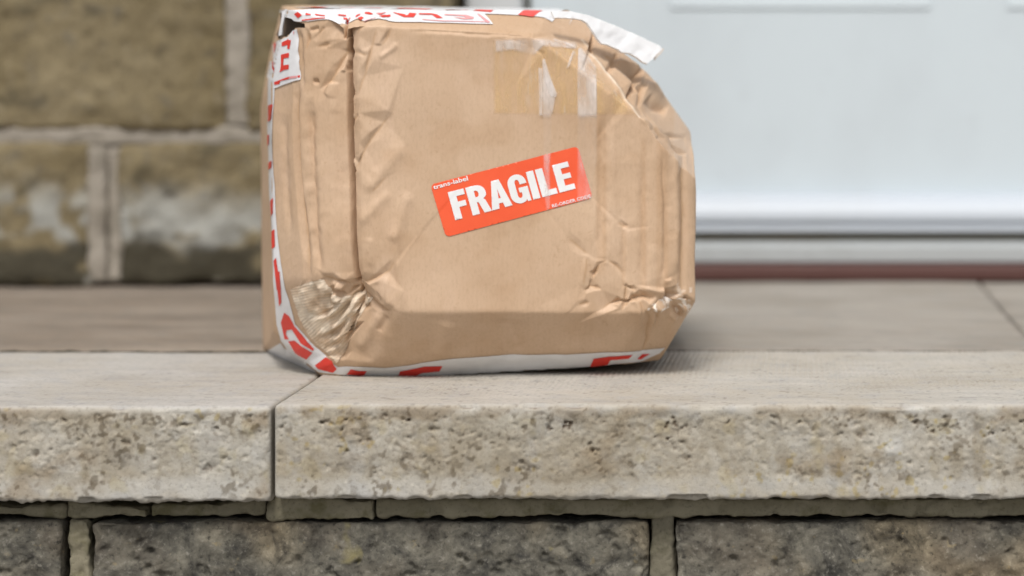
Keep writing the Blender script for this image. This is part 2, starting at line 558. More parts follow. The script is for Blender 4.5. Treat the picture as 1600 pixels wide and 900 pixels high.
def dark_disp(seed):
    def f(P, N):
        d = fbm(P, 0.045, 4, seed) * 0.0034 + fbm(P, 0.010, 4, seed + 1) * 0.0024
        d = d - np.clip(fbm(P @ ROT[1].T, 0.008, 3, seed + 2) - 0.28, 0, 1) * 0.007
        D3 = N * (d * (0.45 + 0.55 * np.clip(-N[:, 1], 0, 1)))[:, None]
        edge = 1 - np.clip(-N[:, 1], 0, 1)
        D3 -= N * (edge * (0.0012 + 0.0016 * fbm(P, 0.03, 3, seed + 3)))[:, None]
        return D3
    return f
def dark_col(seed, tint=(1, 1, 1)):
    def f(P, N, d):
        c = np.ones((len(P), 3)) * np.array(tint)
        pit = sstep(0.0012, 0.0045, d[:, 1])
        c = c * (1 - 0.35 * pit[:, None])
        brown = sstep(0.0, 0.5, fbm(P, 0.06, 3, seed + 5))
        return c * (1 + brown[:, None] * np.array([0.42, 0.28, 0.08]))
    return f
ZL = axis((ZBOT, -0.11, 0.004), (-0.11, ZT, 0.0009))
YL = axis((YS, YS + 0.012, 0.0012), (YS + 0.012, YS + 0.12, 0.01))
xs = [(-0.62, xat(97, YS)), (xat(139, YS), xat(1013, YS)), (xat(1052, YS), 0.62)]
for k, (a, b) in enumerate(xs):
    va, vb = max(a, -0.47), min(b, 0.15)
    pcs = []
    if a < va: pcs.append((a, va, 0.005))
    pcs.append((va, vb, 0.00095))
    if b > vb: pcs.append((vb, b, 0.005))
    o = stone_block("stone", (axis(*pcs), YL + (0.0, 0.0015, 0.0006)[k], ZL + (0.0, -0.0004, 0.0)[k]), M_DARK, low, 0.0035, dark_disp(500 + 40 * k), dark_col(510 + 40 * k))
    o["label"] = ("dark stone at the left edge", "long stone with brown and yellow lichen spots", "grey stone at the right edge")[k]

def mort_disp(seed, amp=1.0):
    def f(P, N):
        return (fbm(P, 0.022, 4, seed) * 0.0030 + fbm(P, 0.006, 3, seed + 1) * 0.0016 - 0.006 * np.clip(fbm(P, 0.012, 3, seed + 2) - 0.3, 0, 1)) * amp
    return f
def mortar_piece(u0, u1, z0, z1, back, seed, skew=0.0, parent=low, res=0.0011, mat=None):
    a, b = xat(u0, YS), xat(u1, YS)
    a2, b2 = max(a, -0.46), min(b, 0.15)
    pcs = []
    if a < a2 - 1e-6: pcs.append((a, a2, 0.005))
    pcs.append((a2, b2, res))
    if b > b2 + 1e-6: pcs.append((b2, b, 0.005))
    def warp(P):
        Q = P.copy()
        t = (P[:, 0] - a) / max(b - a, 1e-6)
        Q[:, 2] += skew * (t - 0.5) * np.clip((P[:, 2] - z0) / (z1 - z0), 0, 1)
        return Q
    return stone_block("mortar_bed", (axis(*pcs), axis((YS + back, YS + back + 0.01, 0.0015), (YS + back + 0.01, YS + 0.10, 0.012)), axis((z0, z1, res))), mat or M_MORTAR_LOW, parent, 0.0018, mort_disp(seed), None, None, warp)
ZU = -SLAB_T - 0.0012
mortar_piece(-420, 97, ZT + 0.0016, ZU - 0.0045, 0.005, 61, -0.003)
mortar_piece(100, 226, ZT + 0.001, ZU - 0.0050, 0.0035, 62, -0.004)
mortar_piece(231, 412, ZT + 0.0013, ZU - 0.0040, 0.0065, 63, 0.003)
mortar_piece(415, 583, ZT + 0.0002, ZU - 0.0006, 0.0015, 64, -0.002)
mortar_piece(586.5, 2050, ZT + 0.0016, ZU - 0.0012, 0.0036, 65)
mortar_piece(105, 137.5, ZBOT, ZT - 0.0005, 0.0020, 67)["label"] = "mortar between the left edge stone and the long stone"
mortar_piece(1015, 1051, ZBOT, ZT + 0.0030, 0.0046, 68, mat=M_MORTAR_DARK)["label"] = "mortar between the long stone and the right edge stone"
core = stone_block("footing", (axis((-0.95, 0.75, 0.05)), axis((YS + 0.030, YD + 0.08, 0.05)), axis((-0.22, ZU - 0.0135, 0.02))), M_MORTAR_LOW, low, 0.002, mort_disp(69, 0.4), None)
core2 = stone_block("footing", (axis((-0.95, 0.75, 0.05)), axis((YS + 0.030, YD + 0.08, 0.05)), axis((ZU - 0.0130, ZU - 0.0008, 0.004))), M_MORTAR_LOW, low, 0.002, mort_disp(70, 0.1), None)

# ------------------------------------------------------------------ the house wall left of the door
house = thing("house_wall", "brown sandstone block wall with pale mortar left of the door", "wall")
XE = xat(707.0, YW)
rng = random.Random(4)
def lich(P, N):
    z = P[:, 2] + 0.018 * fbm(P, 0.05, 3, 811)
    band = sstep(0.030, 0.040, z) * (1 - sstep(0.055, 0.095, z))
    return np.clip(band * sstep(-0.30, 0.15, fbm(P, 0.02, 4, 812)) * 0.95 + 0.75 * sstep(0.34, 0.5, fbm(P, 0.03, 3, 813)) * (z < 0.03) * (z < 0.014), 0, 1)
def damp(P, N):
    z = P[:, 2] + 0.020 * fbm(P, 0.04, 3, 821)
    low_ = (1 - sstep(0.032, 0.042, z)) * sstep(-0.35, 0.0, fbm(P, (0.04, 0.04, 0.02), 3, 822) + 0.2)
    spot = sstep(0.25, 0.5, fbm(P, (0.05, 0.05, 0.02), 4, 823)) * 0.55
    return np.clip(np.maximum(low_ * 0.9, spot) - 0.9 * sstep(0.40, 0.5, fbm(P, 0.03, 3, 813)) * (z < 0.014), 0, 1)
def hs_disp(seed):
    def f(P, N):
        return fbm(P, 0.05, 4, seed) * 0.0065 + fbm(P, 0.014, 3, seed + 1) * 0.003
    return f
def house_stone(x0, x1, z0, z1, seed, fine):
    r = 0.0035 if fine else 0.01
    return stone_block("stone", (axis((x0, x1, r)), axis((YW - 0.001, YW + 0.012, 0.004), (YW + 0.012, YW + 0.09, 0.02)), axis((z0, z1, r))), M_HOUSE, house, 0.006,
                       hs_disp(seed), None, {"Lich": lich, "Damp": damp})
zc = zat(213.0, YW)
JH = 0.0095
cz = [(0.001, zc - JH / 2), (zc + JH / 2, zc + 0.150), (zc + 0.150 + JH, zc + 0.285), (zc + 0.285 + JH, zc + 0.43)]
j1 = (xat(141, YW), xat(183, YW)); j2 = (xat(356, YW), xat(385, YW))
rows = [[(-1.3, -0.93), (-0.92, j1[0]), (j1[1], XE)],
        [(-1.3, -0.85), (-0.84, j2[0]), (j2[1], XE)],
        [(-1.3, -0.80), (-0.79, -0.57), (-0.555, XE)],
        [(-1.3, -0.98), (-0.965, -0.46), (-0.448, XE)]]
sd = 900
for r_i, row in enumerate(rows):
    for (a, b) in row:
        house_stone(a, b, cz[r_i][0], cz[r_i][1], sd, r_i < 2 and b > -0.8)
        sd += 7
def joint(x0, x1, z0, z1, y, seed):
    return stone_block("mortar_joint", (axis((x0, x1, 0.004)), axis((y, YW + 0.08, 0.02)), axis((z0, z1, 0.004))), M_MORTAR_HOUSE, house, 0.0025, mort_disp(seed), None)
joint(-1.3, XE - 0.002, cz[0][1] - 0.004, cz[1][0] + 0.004, YW + 0.0022, 31)
joint(-1.3, XE - 0.003, cz[1][1] - 0.004, cz[2][0] + 0.004, YW + 0.0022, 32)
joint(-1.3, XE - 0.004, cz[2][1] - 0.004, cz[3][0] + 0.004, YW + 0.0022, 33)
joint(j1[0] - 0.003, (j1[0] + j1[1]) / 2 + 0.002, 0.002, cz[0][1] - 0.003, YW - 0.0005, 34)
joint((j1[0] + j1[1]) / 2 + 0.001, j1[1] + 0.003, 0.003, cz[0][1] - 0.003, YW + 0.0040, 35)
joint(j2[0] - 0.003, j2[1] + 0.003, cz[1][0] + 0.003, cz[1][1] - 0.003, YW + 0.0005, 36)
# rubble core and the plain wall above the courses
stone_block("wall_core", (axis((-1.3, XE - 0.006, 0.06)), axis((YW + 0.012, YW + 0.28, 0.06)), axis((0.0, 2.3, 0.06))), M_MORTAR_HOUSE, house, 0.003, mort_disp(37, 0.6), None)

# ------------------------------------------------------------------ the door
door = thing("front_door", "white panelled front door with rounded weather bar and grey threshold", "door")
def box_part(name, x0, x1, y0, y1, z0, z1, mat, parent, bev=0.002, n=3):
    def seg(a, b):
        b_ = min(bev, (b - a) / 2.01)
        return np.concatenate([np.linspace(a, a + b_, n), np.linspace(b - b_, b, n)])
    ax, ay, az = seg(x0, x1), seg(y0, y1), seg(z0, z1)
    V, F = lattice(ax, ay, az)
    P, N = rounded(V, (x0, y0, z0), (x1, y1, z1), min(bev, (x1 - x0) / 2.01, (y1 - y0) / 2.01, (z1 - z0) / 2.01))
    return mesh_from(name, P, F, mat, parent, True)
def extrude_profile(name, prof, x0, x1, mat, parent, smooth=True):
    """closed (y, z) profile swept along x, with end caps"""
    n = len(prof)
    xs_ = [x0, x1]
    V = [(x, y, z) for x in xs_ for (y, z) in prof]
    F = [(i, (i + 1) % n, n + (i + 1) % n, n + i) for i in range(n)]
    me = bpy.data.meshes.new(name)
    me.from_pydata(V, [], [tuple(f[::-1]) for f in F] + [tuple(range(n)), tuple(range(2 * n - 1, n - 1, -1))])
    me.update()
    me.materials.append(mat)
    o = bpy.data.objects.new(name, me)
    COL.objects.link(o)
    o.parent = parent
    for p in me.polygons:
        p.use_smooth = False
    return o

YL0 = YW + 0.075                       # face of the door leaf
XL, XR = xat(829, YL0), 0.56
leaf = box_part("door_leaf", XL, XR, YL0, YL0 + 0.044, zat(366, YL0 - 0.02), 2.0, M_DOOR, door, 0.002)
# sunk panel with a raised moulding round it
pz0, px0, px1 = zat(13, YL0), xat(1046, YL0), xat(1454, YL0)
def moulding(x0, x1, z0, z1, parent):
    w = 0.016
    for nm, (a, b, c, d) in (("bottom_rail", (x0, x1, z0, z0 + w)), ("top_rail", (x0, x1, z1 - w, z1)), ("side_rail", (x0, x0 + w, z0 + w, z1 - w)), ("side_rail", (x1 - w, x1, z0 + w, z1 - w))):
        box_part("moulding", a, b, YL0 - 0.0018, YL0 - 0.0003, c, d, M_DOOR, parent, 0.0015, 5)
pan = box_part("panel", px0 + 0.022, px1 - 0.022, YL0 - 0.006, YL0 - 0.0003, pz0 + 0.022, pz0 + 0.60, M_DOOR, door, 0.004, 4)
moulding(px0, px1, pz0, pz0 + 0.622, pan)
# second panel column further right
pan2 = box_part("panel", px1 + 0.09, XR - 0.10, YL0 - 0.006, YL0 - 0.0003, pz0 + 0.022, pz0 + 0.60, M_DOOR, door, 0.004, 4)
moulding(px1 + 0.068, XR - 0.078, pz0, pz0 + 0.622, pan2)

# weather bar: rounded nose, then a stepped lip
yb = YL0 - 0.0005
prof = []
z_top, z_bot = zat(303, YL0 - 0.018), zat(364, YL0 - 0.032)
for k in range(13):
    a = math.pi / 2 * k / 12
    prof.append((yb - 0.026 * math.sin(a), z_bot + 0.0125 + (z_top - z_bot - 0.0125) * math.cos(a)))
yn = yb - 0.026
prof += [(yn, z_bot + 0.0105), (yn + 0.004, z_bot + 0.0085), (yn + 0.004, z_bot + 0.0068), (yn + 0.001, z_bot + 0.0058), (yn + 0.001, z_bot + 0.001), (yn + 0.003, z_bot), (yb, z_bot)]
wb = extrude_profile("weather_bar", prof, XL + 0.004, XR - 0.004, M_WEATHERBAR, door)
zs0, zs1 = zat(412, YD + 0.010), zat(376, YD + 0.010)
box_part("gasket", XL - 0.02, XR + 0.02, YL0 - 0.018, YL0 + 0.02, zs1 - 0.001, z_bot + 0.0005, M_GASKET, door, 0.001)
sill = extrude_profile("threshold", [(YD + 0.012, zs0), (YD + 0.010, zs0 + 0.002), (YD + 0.010, zs1 - 0.006), (YD + 0.016, zs1 - 0.0035), (YL0 - 0.012, zs1), (YL0 + 0.04, zs1), (YL0 + 0.04, zs0)], XE + 0.004, XR + 0.06, M_SILL, door)
red = box_part("sill_tile", XE + 0.003, XR + 0.06, YD, YL0 + 0.04, 0.0005, zs0 - 0.0006, M_RED, door, 0.003)
red["label"] = "dull red strip under the grey threshold"
# frame
for (a, b) in ((XE + 0.004, xat(815, YL0 - 0.02)), (XR + 0.006, XR + 0.062)):
    box_part("door_frame", a, b, YL0 - 0.022, YL0 + 0.05, zs1 + 0.0005, 2.03, M_FRAME, door, 0.003)
box_part("door_frame", XE + 0.004, XR + 0.062, YL0 - 0.022, YL0 + 0.05, 2.031, 2.09, M_FRAME, door, 0.003)
gk = box_part("door_seal", xat(815, YL0 - 0.02) + 0.0005, XL - 0.0005, YL0 + 0.004, YL0 + 0.03, zs1 + 0.001, 2.0, M_GASKET, door, 0.001)
# wall on the far side of the door, out of the picture
house2 = stone_block("side_wall", (axis((XR + 0.066, 1.4, 0.03)), axis((YW, YW + 0.28, 0.04)), axis((-0.2, 2.3, 0.03))), M_MORTAR_HOUSE, None, 0.004, mort_disp(39, 1.0), None)
house2["kind"] = "structure"

# ================================================================== the parcel
# ---- overall shape: a crushed box as an intersection of planes with softened edges
def plane3(p, q, r, inside):
    n = np.cross(q - p, r - p)
    n = n / np.linalg.norm(n)
    if np.dot(n, inside - p) > 0:
        n = -n
    return n, float(np.dot(n, p - inside))

BC = at(745, 300, 1.455)                 # a point well inside
YA = 1.350
def yfr(u):                              # depth of the main face: turned a few degrees
    return YA + 0.020 * (u - 600) / 450.0
PL = []
def addp(a, b, c):
    PL.append(plane3(at(*a), at(*b), at(*c), BC))
addp((600, 100, YA), (1050, 150, 1.370), (600, 450, YA))                       # main front face
addp((548, 100, YA - 0.0002), (552, 450, YA - 0.0002), (472, 100, 1.3590))     # strip left of the fold
addp((472, 100, 1.3590), (490, 440, 1.3590), (430, 110, 1.379))                # outer strip
addp((424, 120, 1.386), (428, 400, 1.386), (406, 250, 1.555))                  # left side
addp((440, 55, 1.381), (411, 140, 1.545), (446, 22, 1.40))                     # upper left rear bevel
addp((1038, 250, 1.3694), (1040, 450, 1.3694), (1087, 300, 1.386))             # right front edge
addp((1087, 215, 1.386), (1087, 450, 1.386), (1070, 300, 1.55))                # right side
addp((450, 13, 1.40), (850, 18, 1.41), (600, 11.2, 1.54))                      # top
addp((560, 39, 1.3484), (900, 59, 1.3634), (700, 14.5, 1.388))                 # top front bevel
addp((907, 62, 1.3637), (1001, 182, 1.3678), (968, 76, 1.431))                 # crushed corner, upper facet
addp((1001, 182, 1.3678), (1074, 234, 1.3735), (1062, 168, 1.415))             # crushed corner, lower facet
addp((903, 23, 1.405), (1008, 106, 1.43), (878, 22, 1.55))                      # crushed corner, back
addp((1008, 104, 1.425), (1087, 212, 1.405), (1000, 104, 1.56))                # crushed corner, right slope
addp((690, 588, 1.392), (1005, 568, 1.404), (690, 529, 1.58))                 # underside
addp((625, 487, YA + 0.001), (1010, 491, 1.3685), (696, 560, 1.3758))          # undercut face
addp((696, 560, 1.3758), (900, 554, 1.3835), (690, 587, 1.3955))                 # turned further under along the foot
addp((622, 487, YA + 0.001), (533, 572, 1.3810), (540, 470, 1.3570))           # lower left facet
addp((535, 570, 1.3810), (456, 455, 1.3715), (545, 472, 1.3560))               # lower left crumple facet
addp((449, 440, 1.379), (510, 574, 1.3840), (441, 520, 1.405))                 # lower left edge
addp((441, 530, 1.402), (498, 584, 1.395), (414, 548, 1.53))                   # lower left underside
addp((1010, 491, 1.3685), (1084, 470, 1.385), (1024, 556, 1.408))              # lower right facet
addp((1084, 478, 1.388), (1045, 540, 1.408), (1070, 480, 1.55))                # lower right slope
addp((700, 300, 1.565), (1000, 300, 1.585), (700, 100, 1.565))                 # back
PN = np.array([p[0] for p in PL])
PD = np.array([p[1] for p in PL])

def soft_radius(D, k=0.00055):
    """distance from the inner point to the softened hull along unit directions D; also the soft normal"""
    dn = D @ PN.T
    r = np.where(dn > 0.03, PD / np.maximum(dn, 0.03), 9.0)
    m = r.min(1, keepdims=True)
    e = np.exp(-(r - m) / k)
    s = e.sum(1)
    R = m[:, 0] - k * np.log(s)
    N = (e / s[:, None]) @ PN
    N /= np.linalg.norm(N, axis=1, keepdims=True)
    return R, N

def on_hull(P):
    D = P - BC
    D = D / np.linalg.norm(D, axis=1, keepdims=True)
    R, N = soft_radius(D)
    return BC + D * R[:, None], N

def hit(uv):
    """where the sight line through a surveyed pixel meets the softened hull"""
    uv = np.asarray(uv, float)
    dirs = np.stack([(uv[:, 0] - PU) / FPX, np.ones(len(uv)), -(uv[:, 1] - PV) / FPX], 1)
    O = np.array([0, 0, HC])
    lo = np.full(len(uv), 1.325)
    def inside(t):
        D = O + dirs * t[:, None] - BC
        L = np.linalg.norm(D, axis=1)
        R, _ = soft_radius(D / L[:, None])
        return L < R
    ts = np.linspace(1.33, 1.60, 55)
    first = np.full(len(uv), np.nan)
    for t in ts:
        ins = inside(np.full(len(uv), t)) & np.isnan(first)
        first[ins] = t
    miss = np.isnan(first)
    first[miss] = 1.40
    a, b = first - 0.006, first.copy()
    for _ in range(16):
        mid = (a + b) / 2
        ins = inside(mid)
        b = np.where(ins, mid, b)
        a = np.where(ins, a, mid)
    P = O + dirs * b[:, None]
    Q, N = on_hull(P)
    return np.where(miss[:, None], Q, P), N

# ---- creases, folds and dents (photo pixels along the face; heights in metres)
def seg_dist(u, v, pts):
    """distance to a polyline, signed side (+ = to the right of travel, image v down), and position along it 0..1"""
    best = np.full(u.shape, 1e9); side = np.zeros(u.shape); par = np.zeros(u.shape)
    L = [math.hypot(pts[i + 1][0] - pts[i][0], pts[i + 1][1] - pts[i][1]) for i in range(len(pts) - 1)]
    tot = sum(L); acc = 0.0
    for i in range(len(pts) - 1):
        (x0, y0), (x1, y1) = pts[i], pts[i + 1]
        dx, dy = x1 - x0, y1 - y0
        l2 = dx * dx + dy * dy
        t = np.clip(((u - x0) * dx + (v - y0) * dy) / l2, 0, 1)
        ex, ey = u - (x0 + t * dx), v - (y0 + t * dy)
        d = np.hypot(ex, ey)
        sg = np.where(dx * ey - dy * ex >= 0, 1.0, -1.0)
        w = d < best
        best = np.where(w, d, best); side = np.where(w, sg, side)
        par = np.where(w, (acc + t * L[i]) / tot, par)
        acc += L[i]
    return best, side, par

# kind, points, width px, height m : g = rounded groove or ridge, s = one-sided fold (raised on the right of travel), v = sharp V
FOLDS = [
    # the long upright fold
    ('v', [(537, 40), (540, 75), (541, 130), (542, 200), (544, 270), (547, 330), (549, 400), (551, 452), (556, 470)], 7.5, -0.0220, 0),
    ('g', [(538, 50), (541, 140), (543, 240), (548, 380), (550, 455)], 17.0, -0.0034, 0),
    ('s', [(546, 452), (546, 300), (539, 150), (537, 60)], 22.0, -0.0012, 0),
    # strips left of it
    ('g', [(481, 150), (484, 220), (488, 300), (493, 380), (500, 438)], 7.0, -0.0030, 1),
    ('s', [(487, 140), (490, 220), (494, 300), (500, 380), (505, 432)], 16.0, 0.0010, 1),
    ('v', [(463, 125), (464, 200), (467, 270), (474, 340), (481, 398), (481, 436)], 3.6, -0.0026, 1),
    ('g', [(443, 180), (447, 280), (455, 370)], 5.0, -0.0012, 1),
    ('g', [(470, 150), (472, 240), (478, 330)], 6.0, 0.0010, 1),
    ('g', [(466, 46), (468, 90), (470, 140)], 4.0, -0.0014, 1),
    ('v', [(481, 50), (481, 62), (477, 78)], 2.5, -0.0018, 1),
    # fan of creases from the top of the fold
    ('v', [(540, 46), (535, 80), (524, 105), (513, 128), (503, 143)], 4.5, -0.0026, 1),
    ('s', [(503, 145), (514, 126), (526, 102), (536, 78)], 13.0, 0.0012, 1),
    ('v', [(588, 42), (582, 70), (576, 92), (568, 120), (556, 148)], 4.0, -0.0020, 1),
    ('s', [(556, 148), (569, 118), (577, 92), (584, 62)], 12.0, 0.0009, 1),
    ('v', [(611, 42), (605, 56), (597, 71)], 3.5, -0.0016, 1),
    ('s', [(556, 192), (566, 180), (572, 160), (571, 140)], 8.0, 0.0011, 1),
    ('v', [(549, 187), (556, 181)], 2.5, -0.0014, 1),
    ('g', [(590, 92), (605, 82), (622, 68)], 4.0, 0.0008, 1),
    ('v', [(549, 81), (563, 83), (574, 86)], 2.8, -0.0013, 1),
    ('v', [(495, 72), (509, 70), (514, 66)], 2.5, -0.0010, 1),
    ('g', [(487, 127), (496, 126)], 4.0, -0.0016, 1),
    ('g', [(482, 47), (498, 44)], 3.5, -0.0016, 1),
    ('v', [(545, 46), (556, 42), (574, 41)], 3.0, -0.0014, 1),
    ('v', [(555, 52), (562, 44), (570, 38)], 2.2, -0.0008, 1),
    ('v', [(498, 52), (504, 44)], 2.2, -0.0010, 1),
    # diagonal dents right of the fold
    ('v', [(613, 178), (600, 192), (584, 212), (570, 232), (556, 256), (551, 268)], 5.0, -0.0021, 1),
    ('s', [(616, 178), (603, 193), (587, 213), (573, 233), (560, 254)], 16.0, 0.0008, 1),
    ('v', [(602, 278), (590, 290), (582, 300)], 4.0, -0.0010, 1),
    ('g', [(640, 300), (625, 345), (612, 380)], 10.0, 0.0010, 1),
    ('g', [(560, 350), (585, 325), (610, 300)], 8.0, 0.0009, 1),
    ('g', [(570, 300), (600, 265), (630, 225)], 12.0, 0.0011, 1),
    ('v', [(556, 440), (572, 442), (588, 434), (606, 424), (617, 410)], 3.5, -0.0016, 1),
    ('s', [(617, 408), (606, 423), (588, 433), (572, 441)], 10.0, -0.0010, 1),
    ('g', [(585, 440), (590, 480)], 5.0, -0.0008, 1),
    ('g', [(602, 430), (608, 482)], 5.0, 0.0009, 1),
    ('g', [(617, 350), (622, 420), (630, 484)], 6.0, 0.0010, 1),
    ('g', [(577, 370), (579, 420)], 5.0, 0.0007, 1),
    # lower left of the fold
    ('v', [(502, 432), (515, 440), (529, 446), (540, 454)], 3.5, -0.0022, 1),
    ('s', [(505, 428), (524, 436), (536, 430), (547, 421)], 8.0, -0.0018, 1),
    ('v', [(512, 450), (524, 462), (534, 468)], 3.0, -0.0030, 1),
    ('g', [(519, 452), (531, 458)], 5.0, 0.0022, 1),
    ('v', [(536, 470), (544, 462), (552, 462)], 3.0, -0.0022, 1),
    ('v', [(556, 466), (572, 476), (592, 486), (610, 488)], 4.0, -0.0022, 1),
    ('s', [(558, 464), (580, 478), (606, 487)], 9.0, -0.0012, 1),
    ('v', [(573, 483), (565, 490), (555, 496)], 2.5, -0.0020, 1),
    ('g', [(590, 492), (575, 520), (560, 548)], 8.0, 0.0012, 1),
    ('g', [(603, 495), (590, 520)], 5.0, -0.0009, 1),
    # crumpled, taped corner
    ('v', [(560, 474), (556, 488), (548, 506), (542, 530), (534, 560)], 4.0, -0.0050, 1),
    ('v', [(541, 474), (535, 486), (522, 498), (503, 508)], 4.0, -0.0036, 1),
    ('v', [(513, 462), (509, 470), (516, 480), (522, 482)], 3.0, -0.0026, 1),
    ('v', [(522, 480), (508, 490), (490, 497)], 3.2, -0.0024, 1),
    ('v', [(545, 492), (530, 512), (512, 526), (500, 530)], 3.8, -0.0030, 1),
    ('v', [(537, 530), (524, 540), (508, 545)], 3.2, -0.0022, 1),
    ('g', [(554, 474), (545, 490), (530, 506), (515, 518)], 5.0, 0.0028, 1),
    ('g', [(536, 476), (524, 486), (508, 496)], 4.5, 0.0024, 1),
    ('g', [(546, 500), (534, 522), (518, 536)], 5.0, 0.0024, 1),
    ('g', [(530, 474), (518, 472), (514, 464)], 4.0, 0.0024, 1),
    ('g', [(488, 446), (493, 470), (490, 488)], 5.0, -0.0018, 1),
    ('g', [(476, 450), (481, 475), (484, 490)], 5.0, 0.0014, 1),
    ('g', [(500, 446), (506, 466)], 4.0, 0.0014, 1),
    ('v', [(463, 452), (470, 480), (477, 503)], 2.5, -0.0012, 1),
    # right hand part of the face: soft upright corrugation bands
    ('g', [(940, 185), (940, 300), (938, 400)], 7.0, -0.0012, 1),
    ('g', [(957, 200), (957, 330), (960, 410)], 8.0, 0.0008, 1),
    ('g', [(973, 350), (976, 440)], 5.0, -0.0008, 1),
    ('g', [(1005, 250), (1004, 360), (1003, 462)], 6.0, -0.0011, 1),
    ('g', [(1020, 380), (1018, 462)], 7.0, 0.0008, 1),
    ('g', [(1036, 235), (1042, 330), (1040, 400), (1034, 455)], 5.0, -0.0014, 1),
    ('g', [(1056, 240), (1058, 330), (1056, 430)], 6.0, 0.0016, 1),
    ('v', [(1069, 240), (1070, 340), (1067, 425), (1068, 470)], 4.0, -0.0018, 1),
    ('v', [(936, 412), (930, 424), (926, 436)], 3.0, -0.0022, 1),
    ('s', [(927, 434), (936, 416), (948, 404), (960, 414), (971, 428)], 14.0, -0.0018, 1),
    ('v', [(950, 406), (962, 414), (973, 428)], 2.6, -0.0010, 1),
    ('v', [(978, 446), (977, 468)], 2.5, -0.0016, 1),
    ('v', [(978, 446), (988, 450), (994, 456)], 2.5, -0.0016, 1),
    ('v', [(913, 454), (922, 446), (932, 449), (941, 453)], 2.6, -0.0016, 1),
    ('v', [(918, 470), (916, 474), (904, 476)], 3.0, -0.0010, 1),
    ('v', [(937, 486), (952, 476), (966, 470), (978, 471), (990, 465), (1004, 463), (1016, 466), (1028, 463)], 4.0, -0.0032, 1),
    ('s', [(937, 484), (954, 474), (976, 469), (1004, 461), (1028, 462)], 16.0, 0.0022, 1),
    ('v', [(972, 484), (976, 476), (984, 472)], 3.0, -0.0018, 1),
    ('v', [(1000, 470), (1005, 484)], 3.0, -0.0014, 1),
    ('v', [(888, 372), (902, 384), (917, 396)], 5.0, -0.0009, 1),
    ('s', [(886, 372), (896, 356), (905, 342)], 14.0, 0.0008, 1),
    ('v', [(966, 346), (976, 354), (981, 357)], 3.0, -0.0013, 1),
    ('v', [(916, 400), (914, 424), (912, 446)], 4.0, 0.0010, 1),
    # crumpled lower right corner
    ('v', [(1042, 450), (1050, 460), (1046, 466), (1032, 476), (1022, 482)], 3.5, -0.0038, 1),
    ('v', [(1014, 482), (1016, 500), (1012, 530), (1003, 555)], 2.2, -0.0016, 1),
    ('v', [(1028, 484), (1028, 500)], 2.2, -0.0018, 1),
    ('v', [(1054, 480), (1062, 490), (1068, 497)], 3.0, -0.0034, 1),
    ('v', [(1062, 474), (1072, 466), (1080, 472)], 3.0, -0.0026, 1),
    ('g', [(1050, 474), (1036, 482), (1022, 488)], 5.0, 0.0026, 1),
    ('g', [(1066, 482), (1076, 484)], 5.0, 0.0024, 1),
    ('g', [(1046, 490), (1056, 500)], 5.0, 0.0016, 1),
    ('g', [(1046, 436), (1052, 450)], 5.0, 0.0020, 1),
    # crushed upper right corner
    ('v', [(928, 50), (926, 62), (921, 84)], 2.4, -0.0040, 1),
    ('g', [(967, 82), (960, 95), (950, 116)], 5.0, -0.0024, 1),
    ('s', [(950, 116), (962, 95), (970, 80)], 14.0, 0.0014, 1),
    ('v', [(1004, 106), (997, 116), (990, 132), (978, 154)], 2.3, -0.0050, 1),
    ('v', [(1008, 128), (1002, 144), (998, 165)], 2.6, -0.0030, 1),
    ('s', [(1003, 150), (1012, 162), (1030, 172), (1054, 180)], 12.0, -0.0040, 1),
    ('g', [(1010, 152), (1026, 164), (1044, 172)], 7.0, -0.0030, 1),
    ('g', [(1004, 134), (1022, 134), (1040, 148)], 7.0, 0.0014, 1),
    ('v', [(1030, 206), (1050, 212), (1072, 214)], 3.0, -0.0014, 1),
    ('v', [(1022, 200), (1032, 212)], 3.0, -0.0014, 1),
    ('v', [(1050, 222), (1064, 236), (1076, 238)], 3.5, -0.0022, 1),
    ('g', [(1000, 182), (1024, 200), (1050, 222)], 4.0, 0.0012, 1),
    ('g', [(908, 64), (950, 118), (1000, 182)], 3.5, 0.0010, 1),
    # along the upper edge
    ('g', [(640, 47), (720, 51), (800, 55), (866, 56)], 3.0, -0.0009, 1),
    ('v', [(800, 62), (832, 72), (848, 84), (852, 100)], 2.4, -0.0009, 1),
    # bulges over the long undercut edge
    ('g', [(690, 560), (700, 500)], 14.0, 0.0010, 1),
    ('g', [(800, 565), (800, 500)], 22.0, -0.0010, 1),
    # wrinkles under the top tape
    ('v', [(520, 18), (545, 20), (560, 16), (590, 22)], 3.0, -0.0010, 1),
    ('v', [(560, 34), (572, 24), (588, 28), (600, 20)], 3.0, -0.0012, 1),
]

# pinched dents: centre, reach across, reach down, depth
DENTS = [(557, 474, 74, 86, -0.0120), (1046, 470, 34, 34, -0.0060), (541, 44, 34, 60, -0.0030), (1024, 170, 34, 22, -0.0030)]

# the creased card as flat panels: heights along the creases and between them, joined by triangles
DU, U0, U1, V0, V1 = 0.6, 380.0, 1112.0, -6.0, 604.0
GU = np.arange(U0, U1, DU); GV = np.arange(V0, V1, DU)

